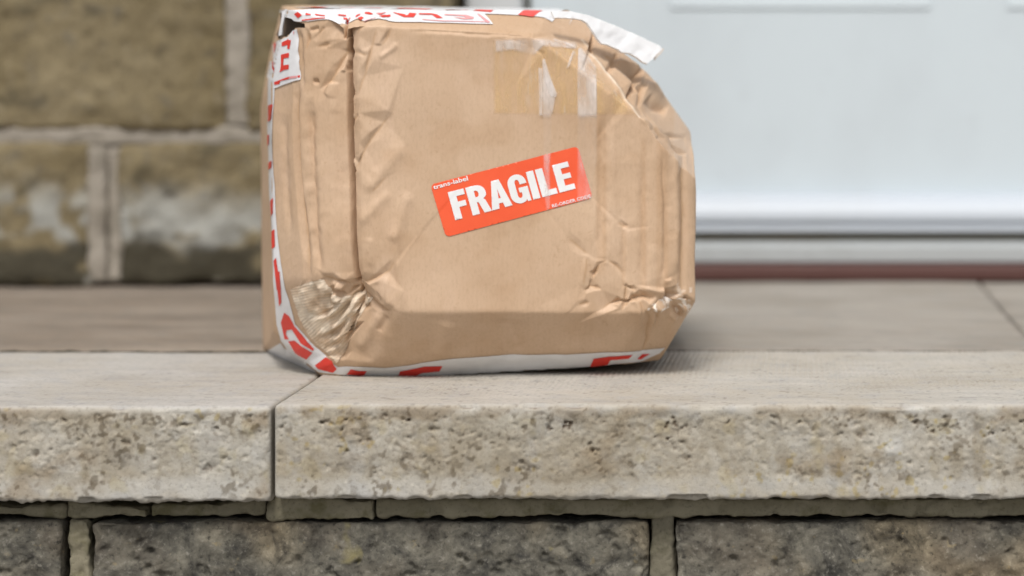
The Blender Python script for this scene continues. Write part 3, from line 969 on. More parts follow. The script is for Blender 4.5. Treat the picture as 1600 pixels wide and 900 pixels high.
def crease_net():
    r = random.Random(12)
    pts, hts, edges = [], [], []
    lines = []
    for kind, pl, w, h, taper in FOLDS:
        if kind != 'v':
            continue
        # resample so that long creases wander
        dense = []
        for a, b in zip(pl[:-1], pl[1:]):
            n = max(1, int(math.hypot(b[0] - a[0], b[1] - a[1]) / 18))
            dense += [(a[0] + (b[0] - a[0]) * k / n, a[1] + (b[1] - a[1]) * k / n) for k in range(n)]
        dense.append(pl[-1])
        lines.append(dense)
        N_ = len(dense)
        asym = r.uniform(-0.4, 0.4) * abs(h)
        mu = sum(p[0] for p in dense) / N_; mv = sum(p[1] for p in dense) / N_
        gentle = 548 < mu < 660 and mv < 320
        s0 = len(pts)
        for k, (x, y) in enumerate(dense):
            t = k / (N_ - 1)
            tp_ = 1.0 if not taper else min(1.0, 0.25 + 3.2 * min(t, 1 - t)) if N_ > 2 else 0.8
            jx, jy = (r.uniform(-1.0, 1.0), r.uniform(-1.0, 1.0)) if taper and 0 < k < N_ - 1 else (0, 0)
            pts.append((x + jx, y + jy)); hts.append((1.45 if not taper else 0.75 if gentle else 1.2) * h * tp_)
            if k:
                edges.append((s0 + k - 1, s0 + k))
        for k, (x, y) in enumerate(dense):
            a = dense[max(0, k - 1)]; b = dense[min(N_ - 1, k + 1)]
            dx, dy = b[0] - a[0], b[1] - a[1]
            L = math.hypot(dx, dy) or 1.0
            nx_, ny_ = -dy / L, dx / L
            if not taper:                                  # the long slit: steep on both sides, the left panel sinks towards it
                for q, hh in ((5.0, -0.0014), (15.0, -0.0014), (30.0, -0.0003), (-4.8, -0.0004), (-17.0, 0.0003)):
                    pts.append((x + nx_ * q, y + ny_ * q)); hts.append(hh)
                continue
            if N_ > 8:
                pts.append((x + nx_ * w * 1.9, y + ny_ * w * 1.9)); hts.append(0.5 * asym)
                pts.append((x - nx_ * w * 1.7, y - ny_ * w * 1.7)); hts.append(-0.4 * asym)
                continue
            if k % 2 == 0 or N_ < 4:
                fw = w * r.uniform(1.5, 2.3)
                pts.append((x + nx_ * fw, y + ny_ * fw)); hts.append(asym * r.uniform(0.6, 1.2))
                fw = w * r.uniform(1.5, 2.3)
                pts.append((x - nx_ * fw, y - ny_ * fw)); hts.append(-asym * r.uniform(0.3, 0.9))
    A = np.array(pts)
    def scatter(u0, u1, v0, v1, su, sv, amp, keep, inside=None):
        y = v0
        row = 0
        while y < v1:
            x = u0 + (row % 2) * su / 2
            while x < u1:
                p = (x + r.uniform(-0.38, 0.38) * su, y + r.uniform(-0.38, 0.38) * sv)
                if (inside is None or inside(p)) and np.min(np.hypot((A[:, 0] - p[0]), (A[:, 1] - p[1]))) > keep:
                    extra_p.append(p); extra_h.append(r.uniform(-amp, amp))
                x += su
            y += sv; row += 1
    extra_p, extra_h = [], []
    ll = lambda p: ((p[0] - 510) / 58) ** 2 + ((p[1] - 505) / 62) ** 2 < 1
    lr = lambda p: ((p[0] - 1050) / 40) ** 2 + ((p[1] - 480) / 30) ** 2 < 1
    ur = lambda p: p[0] > 905 and (p[1] - 62) * 95 < (p[0] - 907) * 120 and p[1] < 230
    out = lambda p: not (ll(p) or lr(p) or ur(p))
    scatter(425, 560, 20, 470, 26, 130, 0.0004, 9, out)
    scatter(556, 655, 20, 485, 48, 90, 0.0003, 16, out)
    scatter(655, 880, 20, 485, 95, 90, 0.00035, 16, out)
    scatter(880, 1090, 30, 485, 40, 110, 0.0005, 13, out)
    scatter(600, 1060, 495, 590, 60, 40, 0.0006, 12, out)
    scatter(440, 575, 430, 590, 19, 19, 0.0007, 7, ll)
    scatter(1005, 1092, 445, 515, 11, 11, 0.0011, 5, lr)
    scatter(905, 1092, 25, 232, 42, 42, 0.0006, 13, ur)
    P_ = pts + extra_p; H_ = hts + extra_h
    for c in ((U0 - 5, V0 - 5), (U1 + 5, V0 - 5), (U1 + 5, V1 + 5), (U0 - 5, V1 + 5)):
        P_.append(c); H_.append(0.0)
    v2, e2, f2, ov, *_ = delaunay_2d_cdt([Vector(p) for p in P_], edges, [], 0, 1e-3)
    XY = np.array([(p.x, p.y) for p in v2]); PA = np.array(P_); HA = np.array(H_)
    Z = np.array([HA[o[0]] if len(o) else HA[np.argmin(np.hypot(PA[:, 0] - x, PA[:, 1] - y))] for o, (x, y) in zip(ov, XY)])
    img = np.zeros((len(GV), len(GU)))
    for f in f2:
        if len(f) != 3:
            continue
        (x0, y0), (x1, y1), (x2, y2) = XY[list(f)]
        z0, z1, z2 = Z[list(f)]
        i0, i1 = np.searchsorted(GU, (min(x0, x1, x2), max(x0, x1, x2)))
        j0, j1 = np.searchsorted(GV, (min(y0, y1, y2), max(y0, y1, y2)))
        if i1 <= i0 or j1 <= j0:
            continue
        gx, gy = np.meshgrid(GU[i0:i1], GV[j0:j1])
        den = (y1 - y2) * (x0 - x2) + (x2 - x1) * (y0 - y2)
        if abs(den) < 1e-9:
            continue
        a = ((y1 - y2) * (gx - x2) + (x2 - x1) * (gy - y2)) / den
        b = ((y2 - y0) * (gx - x2) + (x0 - x2) * (gy - y2)) / den
        c = 1 - a - b
        m = (a >= -1e-6) & (b >= -1e-6) & (c >= -1e-6)
        sub_ = img[j0:j1, i0:i1]
        sub_[m] = (a * z0 + b * z1 + c * z2)[m]
    for _k in range(1):                                    # card bends over about a millimetre, not on a razor edge
        pd = np.pad(img, 1, mode='edge')
        img = (pd[:-2, 1:-1] + 2 * pd[1:-1, 1:-1] + pd[2:, 1:-1]) / 4
        pd = np.pad(img, 1, mode='edge')
        img = (pd[1:-1, :-2] + 2 * pd[1:-1, 1:-1] + pd[1:-1, 2:]) / 4
    return img, lines

def relief():
    img, lines = crease_net()
    UU, VV_ = np.meshgrid(GU, GV)
    u, v = UU.ravel(), VV_.ravel()
    d = img.ravel().copy()
    wear = np.zeros(u.shape)
    for kind, pts, w, h, taper in FOLDS:
        reach = w * 3
        xs_ = [p[0] for p in pts]; ys_ = [p[1] for p in pts]
        sel = (u > min(xs_) - reach) & (u < max(xs_) + reach) & (v > min(ys_) - reach) & (v < max(ys_) + reach)
        if not sel.any() or kind == 's':
            continue
        us, vs = u[sel], v[sel]
        J_ = np.stack([us, vs, 0 * us], 1)
        us = us + 1.4 * vnoise(J_ @ ROT2[1].T, 14.0, 5); vs = vs + 1.4 * vnoise(J_ @ ROT2[2].T, 14.0, 6)
        dist, side, t = seg_dist(us, vs, pts)
        tp_ = sstep(0.0, 0.2, t + 0.03) * sstep(0.0, 0.2, 1.03 - t) if taper else 1.0
        if kind == 'g':
            d[sel] += 1.1 * h * np.exp(-(dist / w) ** 2) * tp_
        else:
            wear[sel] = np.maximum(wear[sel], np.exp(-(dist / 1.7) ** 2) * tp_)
    for (cu, cv, ru, rv, h) in DENTS:
        q = np.sqrt(((u - cu) / ru) ** 2 + ((v - cv) / rv) ** 2 + 0.004)
        d += h * np.exp(-2.6 * q)
    J_ = np.stack([u, v, 0 * u], 1)
    left = 1 - sstep(560, 680, u)
    right = sstep(880, 980, u)
    d += fbm(J_, 130, 2, 3) * 0.0012
    d += vnoise(J_, (26, 90, 1), 8) * (0.00008 + 0.00025 * left + 0.00025 * right)
    for cell, amp, sd_ in ((23, 0.00030, 51), (13, 0.00016, 52), (7.5, 0.00008, 53)):      # fine paper wrinkles
        d -= amp * np.abs(vnoise(J_ @ ROT2[sd_ % 3].T, (cell, cell * 1.7, 1), sd_)) * (0.25 + 0.75 * np.maximum(left, right)) * sstep(-0.4, 0.4, fbm(J_, 80, 2, sd_ + 9))
    d += 0.00001 * np.sin(2 * np.pi * (u + 2 * vnoise(J_, 60, 19)) / 8.0)     # the flutes print through faintly
    return d.reshape(img.shape), wear.reshape(img.shape)

RELIEF, WEAR = relief()
def lookup(img, u, v):
    x = np.clip((u - U0) / DU, 0, len(GU) - 1.001); y = np.clip((v - V0) / DU, 0, len(GV) - 1.001)
    i, j = x.astype(int), y.astype(int)
    fx, fy = x - i, y - j
    return (img[j, i] * (1 - fx) + img[j, i + 1] * fx) * (1 - fy) + (img[j + 1, i] * (1 - fx) + img[j + 1, i + 1] * fx) * fy
def detail(u, v):
    return lookup(RELIEF, u, v)

def skin(P, N):
    """hull point -> finished surface point (creases only where the face is turned to the street)"""
    u, v = proj(P)
    view = P - np.array([0, 0, HC])
    view = view / np.linalg.norm(view, axis=1, keepdims=True)
    w = sstep(0.02, 0.22, -(N * view).sum(1))
    dd = detail(u, v) * w + (1 - w) * fbm(P, 0.05, 3, 77) * 0.0015
    return P + N * dd[:, None], u, v, w

def inpoly(u, v, poly):
    ins = np.zeros(u.shape, bool)
    n = len(poly)
    for i in range(n):
        x0, y0 = poly[i]; x1, y1 = poly[(i + 1) % n]
        c = (y0 > v) != (y1 > v)
        with np.errstate(divide='ignore', invalid='ignore'):
            xx = (x1 - x0) * (v - y0) / (y1 - y0) + x0
        ins ^= c & (u < xx)
    return ins

# ---- materials
def mat_kraft():
    m = NT("kraft_cardboard")
    a = m.noise(22, 4, 0.6)
    fib = m.noise(700, 4, 0.7, (1, 1, 0.45))
    spk = m.noise(1500, 2, 0.5)
    c = m.mix(m.ramp(a, [(0.35, 0.0), (0.65, 1.0)]), (0.55, 0.378, 0.243), (0.61, 0.434, 0.293))
    c = m.mix(m.ramp(fib, [(0.34, 0.16), (0.52, 0.0)]), c, (0.30, 0.19, 0.11))
    c = m.mix(m.ramp(spk, [(0.74, 0.0), (0.80, 0.45)]), c, (0.24, 0.16, 0.10))
    c = m.mix(1.0, c, m.attr("Col"), 'MULTIPLY')
    m.set(color=c, rough=m.attr("Rgh", "Fac"), spec=0.35)
    m.bump(fib, 0.10, 0.0002)
    return m.m
def mat_print(name, c, rough=0.38, c2=None):
    m = NT(name)
    col = m.mix(m.ramp(m.noise(90, 3), [(0.4, 0.0), (0.7, 1.0)]), c, c2 or tuple(0.93 * x for x in c))
    m.set(color=col, rough=rough, spec=0.5)
    m.bump(m.noise(240, 3), 0.10, 0.0005)
    return m.m
def mat_film(name, c, opacity, rough, streak=None):
    """clear or amber sticky tape: a thin film, partly see-through, with gloss"""
    m = NT(name)
    fac = m.ramp(m.noise(70, 4, 0.6, (1.6, 1, 0.35)), [(0.32, opacity * 0.35), (0.68, min(1.0, opacity * 1.5))])
    if streak:
        f2 = m.ramp(m.noise(130, 3, 0.6, streak), [(0.58, 0.0), (0.70, 0.55)])
        c = m.mix(f2, c, (0.80, 0.74, 0.66))
    m.set(color=c, rough=rough, spec=0.55, alpha=m.math('MULTIPLY', fac, m.attr("Edge", "Fac")))
    m.bump(m.noise(180, 3, 0.6, (1.5, 1, 0.5)), 0.25, 0.0006)
    return m.m

M_KRAFT = mat_kraft()
M_TAPE_W = mat_print("white_tape", (0.79, 0.785, 0.79), 0.34)
M_FLAP = mat_print("lit_white_tape", (0.88, 0.88, 0.88), 0.4)  # brighter copy of the white tape, the flap's lit look put into colour
M_TAPE_R = mat_print("red_tape_print", (0.74, 0.045, 0.028), 0.36)
M_TAPE_P = mat_print("faded_red_print", (0.80, 0.34, 0.34), 0.36)
M_LABEL = mat_print("orange_red_label", (0.88, 0.115, 0.038), 0.45, (0.86, 0.105, 0.034))
M_LETTER = mat_print("white_lettering", (0.86, 0.86, 0.85), 0.42)
M_AMBER = mat_film("amber_tape", (0.80, 0.55, 0.27), 0.42, 0.30, (2.2, 1, 0.25))
M_CLEAR = mat_film("frosted_clear_tape", (0.88, 0.82, 0.78), 0.50, 0.20)
M_CLEAR_THIN = mat_film("clear_tape", (0.84, 0.79, 0.75), 0.20, 0.25)
def mat_filament():
    m = NT("filament_tape")
    c = m.mix(m.ramp(m.noise(60, 4), [(0.38, 0.0), (0.62, 1.0)]), (0.68, 0.49, 0.33), (0.86, 0.72, 0.56))
    c = m.mix(1.0, c, m.attr("Col"), 'MULTIPLY')
    m.set(color=c, rough=0.66, spec=0.16)
    return m.m
M_FIL = mat_filament()
M_HOLE_SHADE = mat_print("hole_shade_brown", (0.13, 0.09, 0.06), 0.8)  # dark brown stands for shade inside the box, on an added sheet
M_KRAFT_EDGE = mat_print("torn_card_edge", (0.62, 0.58, 0.54), 0.7)

# ---- the box itself
parcel = thing("parcel", "battered brown cardboard parcel with crushed corners and red fragile label", "parcel")
bx0, bx1 = xat(415, 1.46), xat(1090, 1.40)
STEP_ = 0.00066
V, F = lattice(axis((bx0, bx1, STEP_)), axis((1.348, 1.43, 0.0011), (1.43, 1.575, 0.0035)), axis((0.0, 0.2225, STEP_)))
H0, N0 = on_hull(V)
S, U, W, FW = skin(H0, N0)
HOLE = [(443, 27), (449, 27.5), (455, 29), (459, 33.5), (467, 35.5), (474, 36), (475.5, 40), (473, 44), (467, 43), (461, 43.5), (457, 50), (448, 55), (439, 61), (434, 60), (436, 45)]
fc_u, fc_v, fc_w = U[F].mean(1), W[F].mean(1), FW[F].mean(1)
nz = vnoise(np.stack([fc_u, fc_v, 0 * fc_u], 1), 3.0, 91) * 1.6
gone = inpoly(fc_u + nz, fc_v + nz * 0.7, HOLE) & (N0[F].mean(1)[:, 1] < -0.05)
F = F[~gone]
col = np.ones((len(S), 3))
def tint(mask, rgb):
    global col
    col = col * (1 - mask[:, None]) + col * mask[:, None] * np.array(rgb)
J = np.stack([U, W, 0 * U], 1)
front_w = (FW > 0.5).astype(float)
# rubbed, paler liner on the left part, darker upright bands on the right
tint(front_w * sstep(0.0, 0.6, fbm(J, (40, 90, 1), 3, 301)) * (1 - sstep(600, 660, U)), (1.06, 1.07, 1.10))
for (a, b, y0, y1) in ((932, 947, 180, 425), (971, 977, 360, 450), (1001, 1009, 220, 465), (1026, 1046, 215, 455)):
    bandm = sstep(a - 3, a + 3, U) * (1 - sstep(b - 3, b + 3, U)) * sstep(y0 - 12, y0 + 12, W) * (1 - sstep(y1 - 12, y1 + 12, W)) * front_w
    tint(bandm * (0.55 + 0.45 * fbm(J, (9, 40, 1), 3, 302)), (0.90, 0.84, 0.77))
# creases rubbed dark in the valley; scuffs and handling dirt of the liner
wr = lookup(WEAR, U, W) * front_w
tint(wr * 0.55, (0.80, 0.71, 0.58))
tint(front_w * sstep(0.0, 0.5, fbm(J, (70, 42, 1), 4, 341)) * 0.75, (0.92, 0.89, 0.85))
tint(front_w * sstep(0.25, 0.5, fbm(J, (18, 60, 1), 4, 343)) * 0.5, (1.05, 1.06, 1.09))
tint(front_w * sstep(0.80, 0.9, vnoise(J @ ROT2[1].T, 3.6, 345)) * sstep(0.1, 0.4, fbm(J, 45, 2, 346)) * 0.35, (0.72, 0.64, 0.55))
tint(0.035 * front_w * (0.5 + 0.5 * np.sin(2 * np.pi * (U + 2 * vnoise(J, 60, 19)) / 8.0)), (0.6, 0.5, 0.4))
# torn white fibres on the crushed corners
def fibres(poly, seed, amount, rgb):
    m_ = inpoly(U + 2 * vnoise(J, 6, seed), W + 2 * vnoise(J, 6, seed + 1), poly) * front_w
    tint(m_ * sstep(amount, amount + 0.25, fbm(J, 5.0, 3, seed + 2)), rgb)
fibres([(1012, 480), (1040, 468), (1062, 462), (1080, 470), (1078, 490), (1064, 498), (1052, 484), (1030, 488), (1014, 490)], 310, -0.12, (1.55, 2.0, 2.7))
fibres([(1060, 444), (1082, 444), (1082, 466), (1060, 464)], 320, 0.1, (1.3, 1.5, 1.8))
tint(front_w * np.exp(-(seg_dist(U, W, [(908, 64), (950, 118), (1000, 182)])[0] / 1.6) ** 2), (1.35, 1.6, 1.9))
rough_ = 0.56 + 0.10 * fbm(J, 30, 3, 330)
rough_ = np.where(sstep(1040, 1080, U) * front_w > 0.3, 0.36, rough_)
body = mesh_from("box_body", S, F, M_KRAFT, parcel, True, col, rough_)

# ---- tapes and prints that follow the surface
def refine(poly, cell, holes=()):
    """triangulate an outline with an even inner lattice so that it can follow the surface"""
    loops = [list(poly)] + [list(h) for h in holes]
    pts, edges = [], []
    for L in loops:
        dense = []
        for i in range(len(L)):
            a, b = L[i], L[(i + 1) % len(L)]
            n = max(1, int(math.hypot(b[0] - a[0], b[1] - a[1]) / cell))
            dense += [(a[0] + (b[0] - a[0]) * k / n, a[1] + (b[1] - a[1]) * k / n) for k in range(n)]
        s = len(pts)
        pts += dense
        edges += [(s + i, s + (i + 1) % len(dense)) for i in range(len(dense))]
    xs_ = np.arange(min(p[0] for p in poly), max(p[0] for p in poly), cell)
    ys_ = np.arange(min(p[1] for p in poly), max(p[1] for p in poly), cell)
    if len(xs_) and len(ys_):
        gx, gy = np.meshgrid(xs_ + 0.37 * cell, ys_ + 0.41 * cell)
        gx, gy = gx.ravel(), gy.ravel()
        ok = inpoly(gx, gy, loops[0])
        for h in loops[1:]:
            ok &= ~inpoly(gx, gy, h)
        pts += list(zip(gx[ok], gy[ok]))
    v2, e2, f2, *_ = delaunay_2d_cdt([Vector(p) for p in pts], edges, [], 0, 1e-4)
    V2 = np.array([(p.x, p.y) for p in v2])
    T = np.array([f for f in f2 if len(f) == 3])
    c = V2[T].mean(1)
    ok = inpoly(c[:, 0], c[:, 1], loops[0])
    for h in loops[1:]:
        ok &= ~inpoly(c[:, 0], c[:, 1], h)
    return V2, T[ok]

def jag(poly, amp, seed, every=4.0):
    """ragged outline"""
    out = []
    r = random.Random(seed)
    for i in range(len(poly)):
        a, b = poly[i], poly[(i + 1) % len(poly)]
        n = max(1, int(math.hypot(b[0] - a[0], b[1] - a[1]) / every))
        for k in range(n):
            out.append((a[0] + (b[0] - a[0]) * k / n + r.uniform(-amp, amp), a[1] + (b[1] - a[1]) * k / n + r.uniform(-amp, amp)))
    return out

def patch(name, polys, mat, parent, lift=0.0003, cell=2.0, colf=None, extra=None, edge=None, fade=None):
    """one sheet made of one or more outlines (each outline: list of points, or (outline, holes)), laid on the parcel"""
    VV, FF, n = [], [], 0
    for p in polys:
        outline, holes = p if (isinstance(p, tuple) and isinstance(p[0], list)) else (p, ())
        V2, T = refine(outline, cell, holes)
        P, N = hit(V2)
        Sx, u_, v_, w_ = skin(P, N)
        d = lift + (extra(V2[:, 0], V2[:, 1]) if extra else 0.0)
        Sx = Sx + N * (d[:, None] if hasattr(d, 'ndim') and d.ndim else d)
        # make faces look outward
        VV.append(Sx); FF.append(T + n); n += len(Sx)
    VV = np.concatenate(VV); FF = np.concatenate(FF)
    a, b, c = VV[FF[:, 0]], VV[FF[:, 1]], VV[FF[:, 2]]
    nn = np.cross(b - a, c - a)
    flip = (nn * ((a + b + c) / 3 - BC)).sum(1) < 0
    FF[flip] = FF[flip][:, ::-1]
    cc = None
    if colf:
        uu, vv = proj(VV)
        cc = colf(uu, vv)
    o = mesh_from(name, VV, FF, mat, parent, True, cc)
    if edge is not None:
        uu, vv = proj(VV)
        e = np.zeros(len(VV))
        for p in polys:
            L = list(p) + [p[0]]
            dist, *_r = seg_dist(uu, vv, L)
            e = np.maximum(e, np.where(inpoly(uu, vv, p), sstep(0.0, edge, dist), 0.0))
        J_ = np.stack([uu, vv, 0 * uu], 1)
        e = np.clip(e * (0.80 + 0.55 * fbm(J_, (10, 34, 1), 3, 71)), 0, 1)
        if fade is not None:
            e = e * fade(uu, vv)
        at_ = o.data.attributes.new("Edge", 'FLOAT', 'POINT')
        at_.data.foreach_set("value", e.astype(np.float32))
    return o

def prints(name, polys, mat, parent, lift, cell):
    for p in polys:
        patch(name, [p], mat, parent, lift, cell)

def zoomed(x0, y0, s, pts):
    return [(x0 + a / s, y0 + b / s) for a, b in pts]

LTL, LTR, LBR, LBL = (672.5, 288.5), (903, 228.5), (926, 309), (697, 370.5)      # corners of the label
# amber packing tape on the upper right of the face, hazy clear tape over it
am = patch("packing_tape", [jag([(769, 61), (815, 60), (862, 62), (903, 68), (950, 119), (998, 181), (930, 182), (850, 181), (770, 180)], 0.5, 1)], M_AMBER, parcel, 0.00025, 2.0, edge=7.0)
am["label"] = "amber strip of packing tape along the crushed corner"
haze_glare_strips = [
    [(846, 92), (852, 90), (858, 108), (864, 128), (870, 150), (866, 170), (863, 182), (862, 238), (860, 260), (861, 300), (860, 326), (853, 331), (849, 300), (848, 236), (847, 182), (846, 130)],
    [(901, 77), (907, 72), (922, 88), (933, 104), (934, 178), (934, 250), (927, 285), (926, 313), (901, 326), (901, 250), (901, 178)],
]
def clear_fade(u, v):
    # whitish glare and haze put into opacity over amber and label, faint on card
    onlab = inpoly(u, v, [LTL, LTR, LBR, LBL]).astype(float)
    return np.maximum(1 - 0.85 * sstep(176, 186, v), onlab)
cl = patch("clear_tape", haze_glare_strips, M_CLEAR, parcel, 0.0010, 1.6, edge=3.0, fade=clear_fade)
cl["label"] = "hazy clear tape over the right end of the label, painted glare stripe beside it"
patch("clear_tape", [[(771, 60), (846, 58), (900, 64), (905, 74), (900, 79), (850, 74), (835, 88), (800, 80), (772, 84)]], M_CLEAR, parcel, 0.0007, 2.0, edge=6.0)
patch("tape_wrinkle", [[(848, 96), (856, 110), (872, 146), (870, 153), (860, 152), (850, 126)], [(884, 64), (900, 71), (895, 78), (878, 70), (860, 64), (866, 59)], [(899, 80), (891, 104), (883, 110), (888, 92), (894, 78)], [(840, 104), (849, 106), (849, 181), (841, 182)]],
      M_CLEAR, cl, 0.0013, 1.2, edge=2.6)

# filament tape over the crumpled corner
FILP = jag([(454, 452), (468, 446), (486, 440), (503, 437), (507, 446), (513, 453), (516, 463), (527, 470), (541, 471), (556, 470), (574, 477), (564, 490), (553, 508), (546, 528), (538, 548), (527, 567), (512, 556), (492, 540), (478, 521), (466, 497)], 0.8, 3)
def fil_extra(u, v):
    t = np.where(v < 492 + (u - 500) * -0.25, v * 1.0 + (u - 480) * 0.18, (u - 560) * 0.62 + (v - 475) * 0.78)
    J_ = np.stack([u, v, 0 * u], 1)
    return 0.00010 * np.sin(2 * np.pi * (t + 1.6 * vnoise(J_, 16, 44)) / 4.4)
def fil_col(u, v):
    J_ = np.stack([u, v, 0 * u], 1)
    g = 0.86 + 0.22 * fbm(J_, 14, 3, 45)
    t = np.where(v < 492 + (u - 500) * -0.25, v * 1.0 + (u - 480) * 0.18, (u - 560) * 0.62 + (v - 475) * 0.78)
    g = g * (1 + 0.08 * np.sin(2 * np.pi * (t + 1.6 * vnoise(J_, 16, 44)) / 4.4))
    sc = sstep(0.25, 0.55, fbm(J_, 9, 2, 46))
    return np.clip(g[:, None] * np.array([1, 1, 1]) + sc[:, None] * np.array([0.16, 0.19, 0.22]), 0, 1.5)
ft = patch("filament_tape", [FILP], M_FIL, parcel, 0.0005, 1.1, fil_col, fil_extra)
ft["label"] = "shiny ribbed tape crumpled over the lower left corner"

# white tape with red print: edge strip, lower front strip, torn patch, top strip
left_edge = [(419.6, 118), (418.6, 201), (421.5, 272), (424.5, 343), (427, 415), (429.5, 452), (433, 506), (439, 533), (456, 555), (478, 568), (498, 582), (540, 587),
             (600, 588), (690, 586.5), (810, 582), (900, 576.5), (945, 572), (1003, 566), (1030, 551), (1038, 542), (990, 550.5), (900, 553.5), (810, 556.5), (696, 559.5), (660, 564), (640, 568), (600, 574), (570, 573.5), (540, 572.5), (528, 573.5),
             (508, 558), (490, 543), (460, 507), (452, 470), (446, 450), (439, 397), (434, 343), (428.5, 272), (426, 219), (426, 183), (428.5, 128), (431, 100), (424, 96)]
et = patch("fragile_tape", [left_edge], M_TAPE_W, parcel, 0.0004, 2.0)
et["label"] = "white tape with red print down the left corner and under the front"
reds = [zoomed(400, 130, 2.81, q) for q in (
    [(58, 100), (72, 92), (70, 160), (57, 170)], [(53, 230), (62, 225), (62, 268), (54, 275)], [(60, 350), (73, 340), (73, 372), (60, 380)],
    [(68, 520), (80, 503), (82, 570), (70, 588)], [(77, 650), (90, 640), (92, 715), (80, 728)], [(85, 780), (95, 765), (114, 905), (96, 905)])]
reds += [zoomed(430, 420, 5, q) for q in (
    [(560, 826), (590, 785), (650, 800), (715, 800), (690, 836)], [(310, 755), (390, 694), (445, 718), (482, 785), (450, 812), (340, 782)],
    [(105, 565), (150, 560), (285, 660), (240, 712), (165, 662)], [(50, 420), (75, 340), (110, 370), (150, 455), (296, 632), (290, 645), (200, 580), (130, 475), (90, 480), (85, 510), (110, 550), (75, 548)],
    [(12, 20), (45, 20), (55, 260), (38, 290), (28, 180)])]
reds += [zoomed(600, 540, 3.333, q) for q in (
    [(70, 160), (84, 125), (210, 98), (305, 97), (288, 124), (200, 130), (165, 145), (268, 145), (268, 157)], [(1072, 112), (1092, 68), (1296, 50), (1276, 70), (1180, 78), (1165, 100)], [(1320, 72), (1345, 46), (1385, 42), (1340, 72)])]
prints("red_print", reds, M_TAPE_R, et, 0.0007, 1.6)
patch("fragile_tape", [[(416, 549), (438, 536), (444, 545), (455, 557), (477, 570), (494, 583), (452, 573), (420, 557)]], M_TAPE_W, parcel, 0.0003, 2.0)["label"] = "grey-looking end of white tape folded under the lower left corner"

torn = jag(zoomed(400, 40, 7.5, [(222, 215), (250, 190), (300, 160), (370, 130), (420, 62), (475, 38), (478, 300), (496, 635), (400, 665), (300, 700), (207, 738), (210, 580), (205, 430)]), 0.35, 5, 5.0)
tt = patch("fragile_tape", [torn], M_TAPE_W, parcel, 0.0006, 1.6)
tt["label"] = "torn end of white tape reading TH in red"
prints("red_print", [zoomed(400, 40, 7.5, q) for q in (
    [(310, 195), (375, 165), (372, 148), (387, 170), (410, 170), (405, 200), (395, 275), (370, 270), (375, 225), (330, 240), (308, 240)],
    [(300, 340), (390, 318), (390, 375), (330, 385), (325, 465), (390, 455), (388, 510), (325, 522), (280, 550), (295, 490), (300, 430)],
    [(213, 662), (390, 597), (390, 625), (285, 650), (270, 685), (214, 694)], [(470, 588), (491, 580), (490, 605), (478, 610)],
    [(228, 212), (245, 200), (240, 280), (224, 335)], [(212, 430), (225, 420), (217, 520), (213, 570)])], M_TAPE_R, tt, 0.0009, 1.5)
prints("faded_print", [zoomed(400, 40, 7.5, [(392, 597), (468, 588), (468, 612), (392, 624)]), zoomed(400, 40, 7.5, [(432, 70), (446, 64), (440, 100), (446, 104), (438, 106)])], M_TAPE_P, tt, 0.0009, 1.5)

# strip over the top: visible band on the bevel, then on over the flat top
TOPU = [(452, 14.5), (560, 14.2), (700, 15.8), (850, 20), (905, 23)]
top_poly = [(437, 17), (446, 15.2), (500, 14.6), (600, 14.8), (700, 16), (850, 20.2), (898, 22.5), (896, 28), (860, 27.2), (800, 25.6), (757, 24.4), (764, 32), (770.5, 40.5), (730, 39.6), (690, 38), (660, 37), (620, 35.8), (600, 33), (588, 30.2), (580, 31), (570, 33.5), (563, 28.5), (556, 27.5), (545, 29), (530, 31), (522, 32), (512, 29.5), (497, 31), (480, 33.5), (474, 33), (466, 34), (459, 33), (455, 29.5), (447, 27)]
tp = patch("fragile_tape", [top_poly], M_TAPE_W, parcel, 0.0006, 1.7)
tp["label"] = "white tape with upside-down GLASS print along the top edge"
def over_top(name, u0, u1, mat, parent, lift, y1=1.50):
    """continues a strip from the bevel over the flat top"""
    us = np.arange(u0, u1 + 0.1, 3.0)
    ys_ = np.linspace(1.384, y1, 24)
    UU, YY = np.meshgrid(us, ys_, indexing='ij')
    vv = np.interp(UU.ravel(), [p[0] for p in TOPU], [p[1] for p in TOPU])
    X = (UU.ravel() - PU) / FPX * 1.39 
    Z = np.full(X.shape, HC + 0.043)
    P = np.stack([X, YY.ravel(), Z], 1)
    Q, N = on_hull(P)
    Sx, *_ = skin(Q, N)
    Sx = Sx + N * lift
    n = len(ys_)
    a, b = np.meshgrid(np.arange(len(us) - 1), np.arange(n - 1), indexing='ij')
    a, b = a.ravel(), b.ravel()
    Fq = np.stack([a * n + b, (a + 1) * n + b, (a + 1) * n + b + 1, a * n + b + 1], 1)
    return mesh_from(name, Sx, Fq, mat, parent, True)
over_top("tape_top", 442, 882, M_TAPE_W, tp, 0.0005, 1.575)
r1 = [zoomed(430, 0, 8.889, q) for q in (
    [(262, 195), (318, 165), (372, 210), (318, 252)], [(425, 180), (495, 190), (490, 208), (420, 208)], [(550, 188), (690, 200), (690, 213), (560, 206)], [(370, 275), (510, 255), (690, 232), (690, 246), (520, 270), (370, 289)],
    [(880, 178), (985, 178), (985, 196), (870, 196)], [(945, 210), (1045, 211), (1040, 229), (950, 226)], [(1115, 213), (1180, 197), (1175, 212), (1120, 233)], [(1145, 248), (1195, 228), (1230, 240), (1190, 275)],
    [(1245, 168), (1300, 174), (1360, 204), (1330, 209), (1245, 186)], [(1440, 238), (1600, 222), (1600, 250), (1500, 265)])]
r1 += [zoomed(590, 0, 8, q) for q in ([(0, 185), (110, 170), (50, 200)], [(20, 215), (165, 205), (120, 230), (65, 240)], [(180, 170), (350, 205), (340, 215), (375, 215), (395, 185), (485, 190), (450, 240), (330, 238)],
    [(515, 190), (665, 190), (740, 205), (815, 250), (740, 252), (680, 208), (520, 206)])]
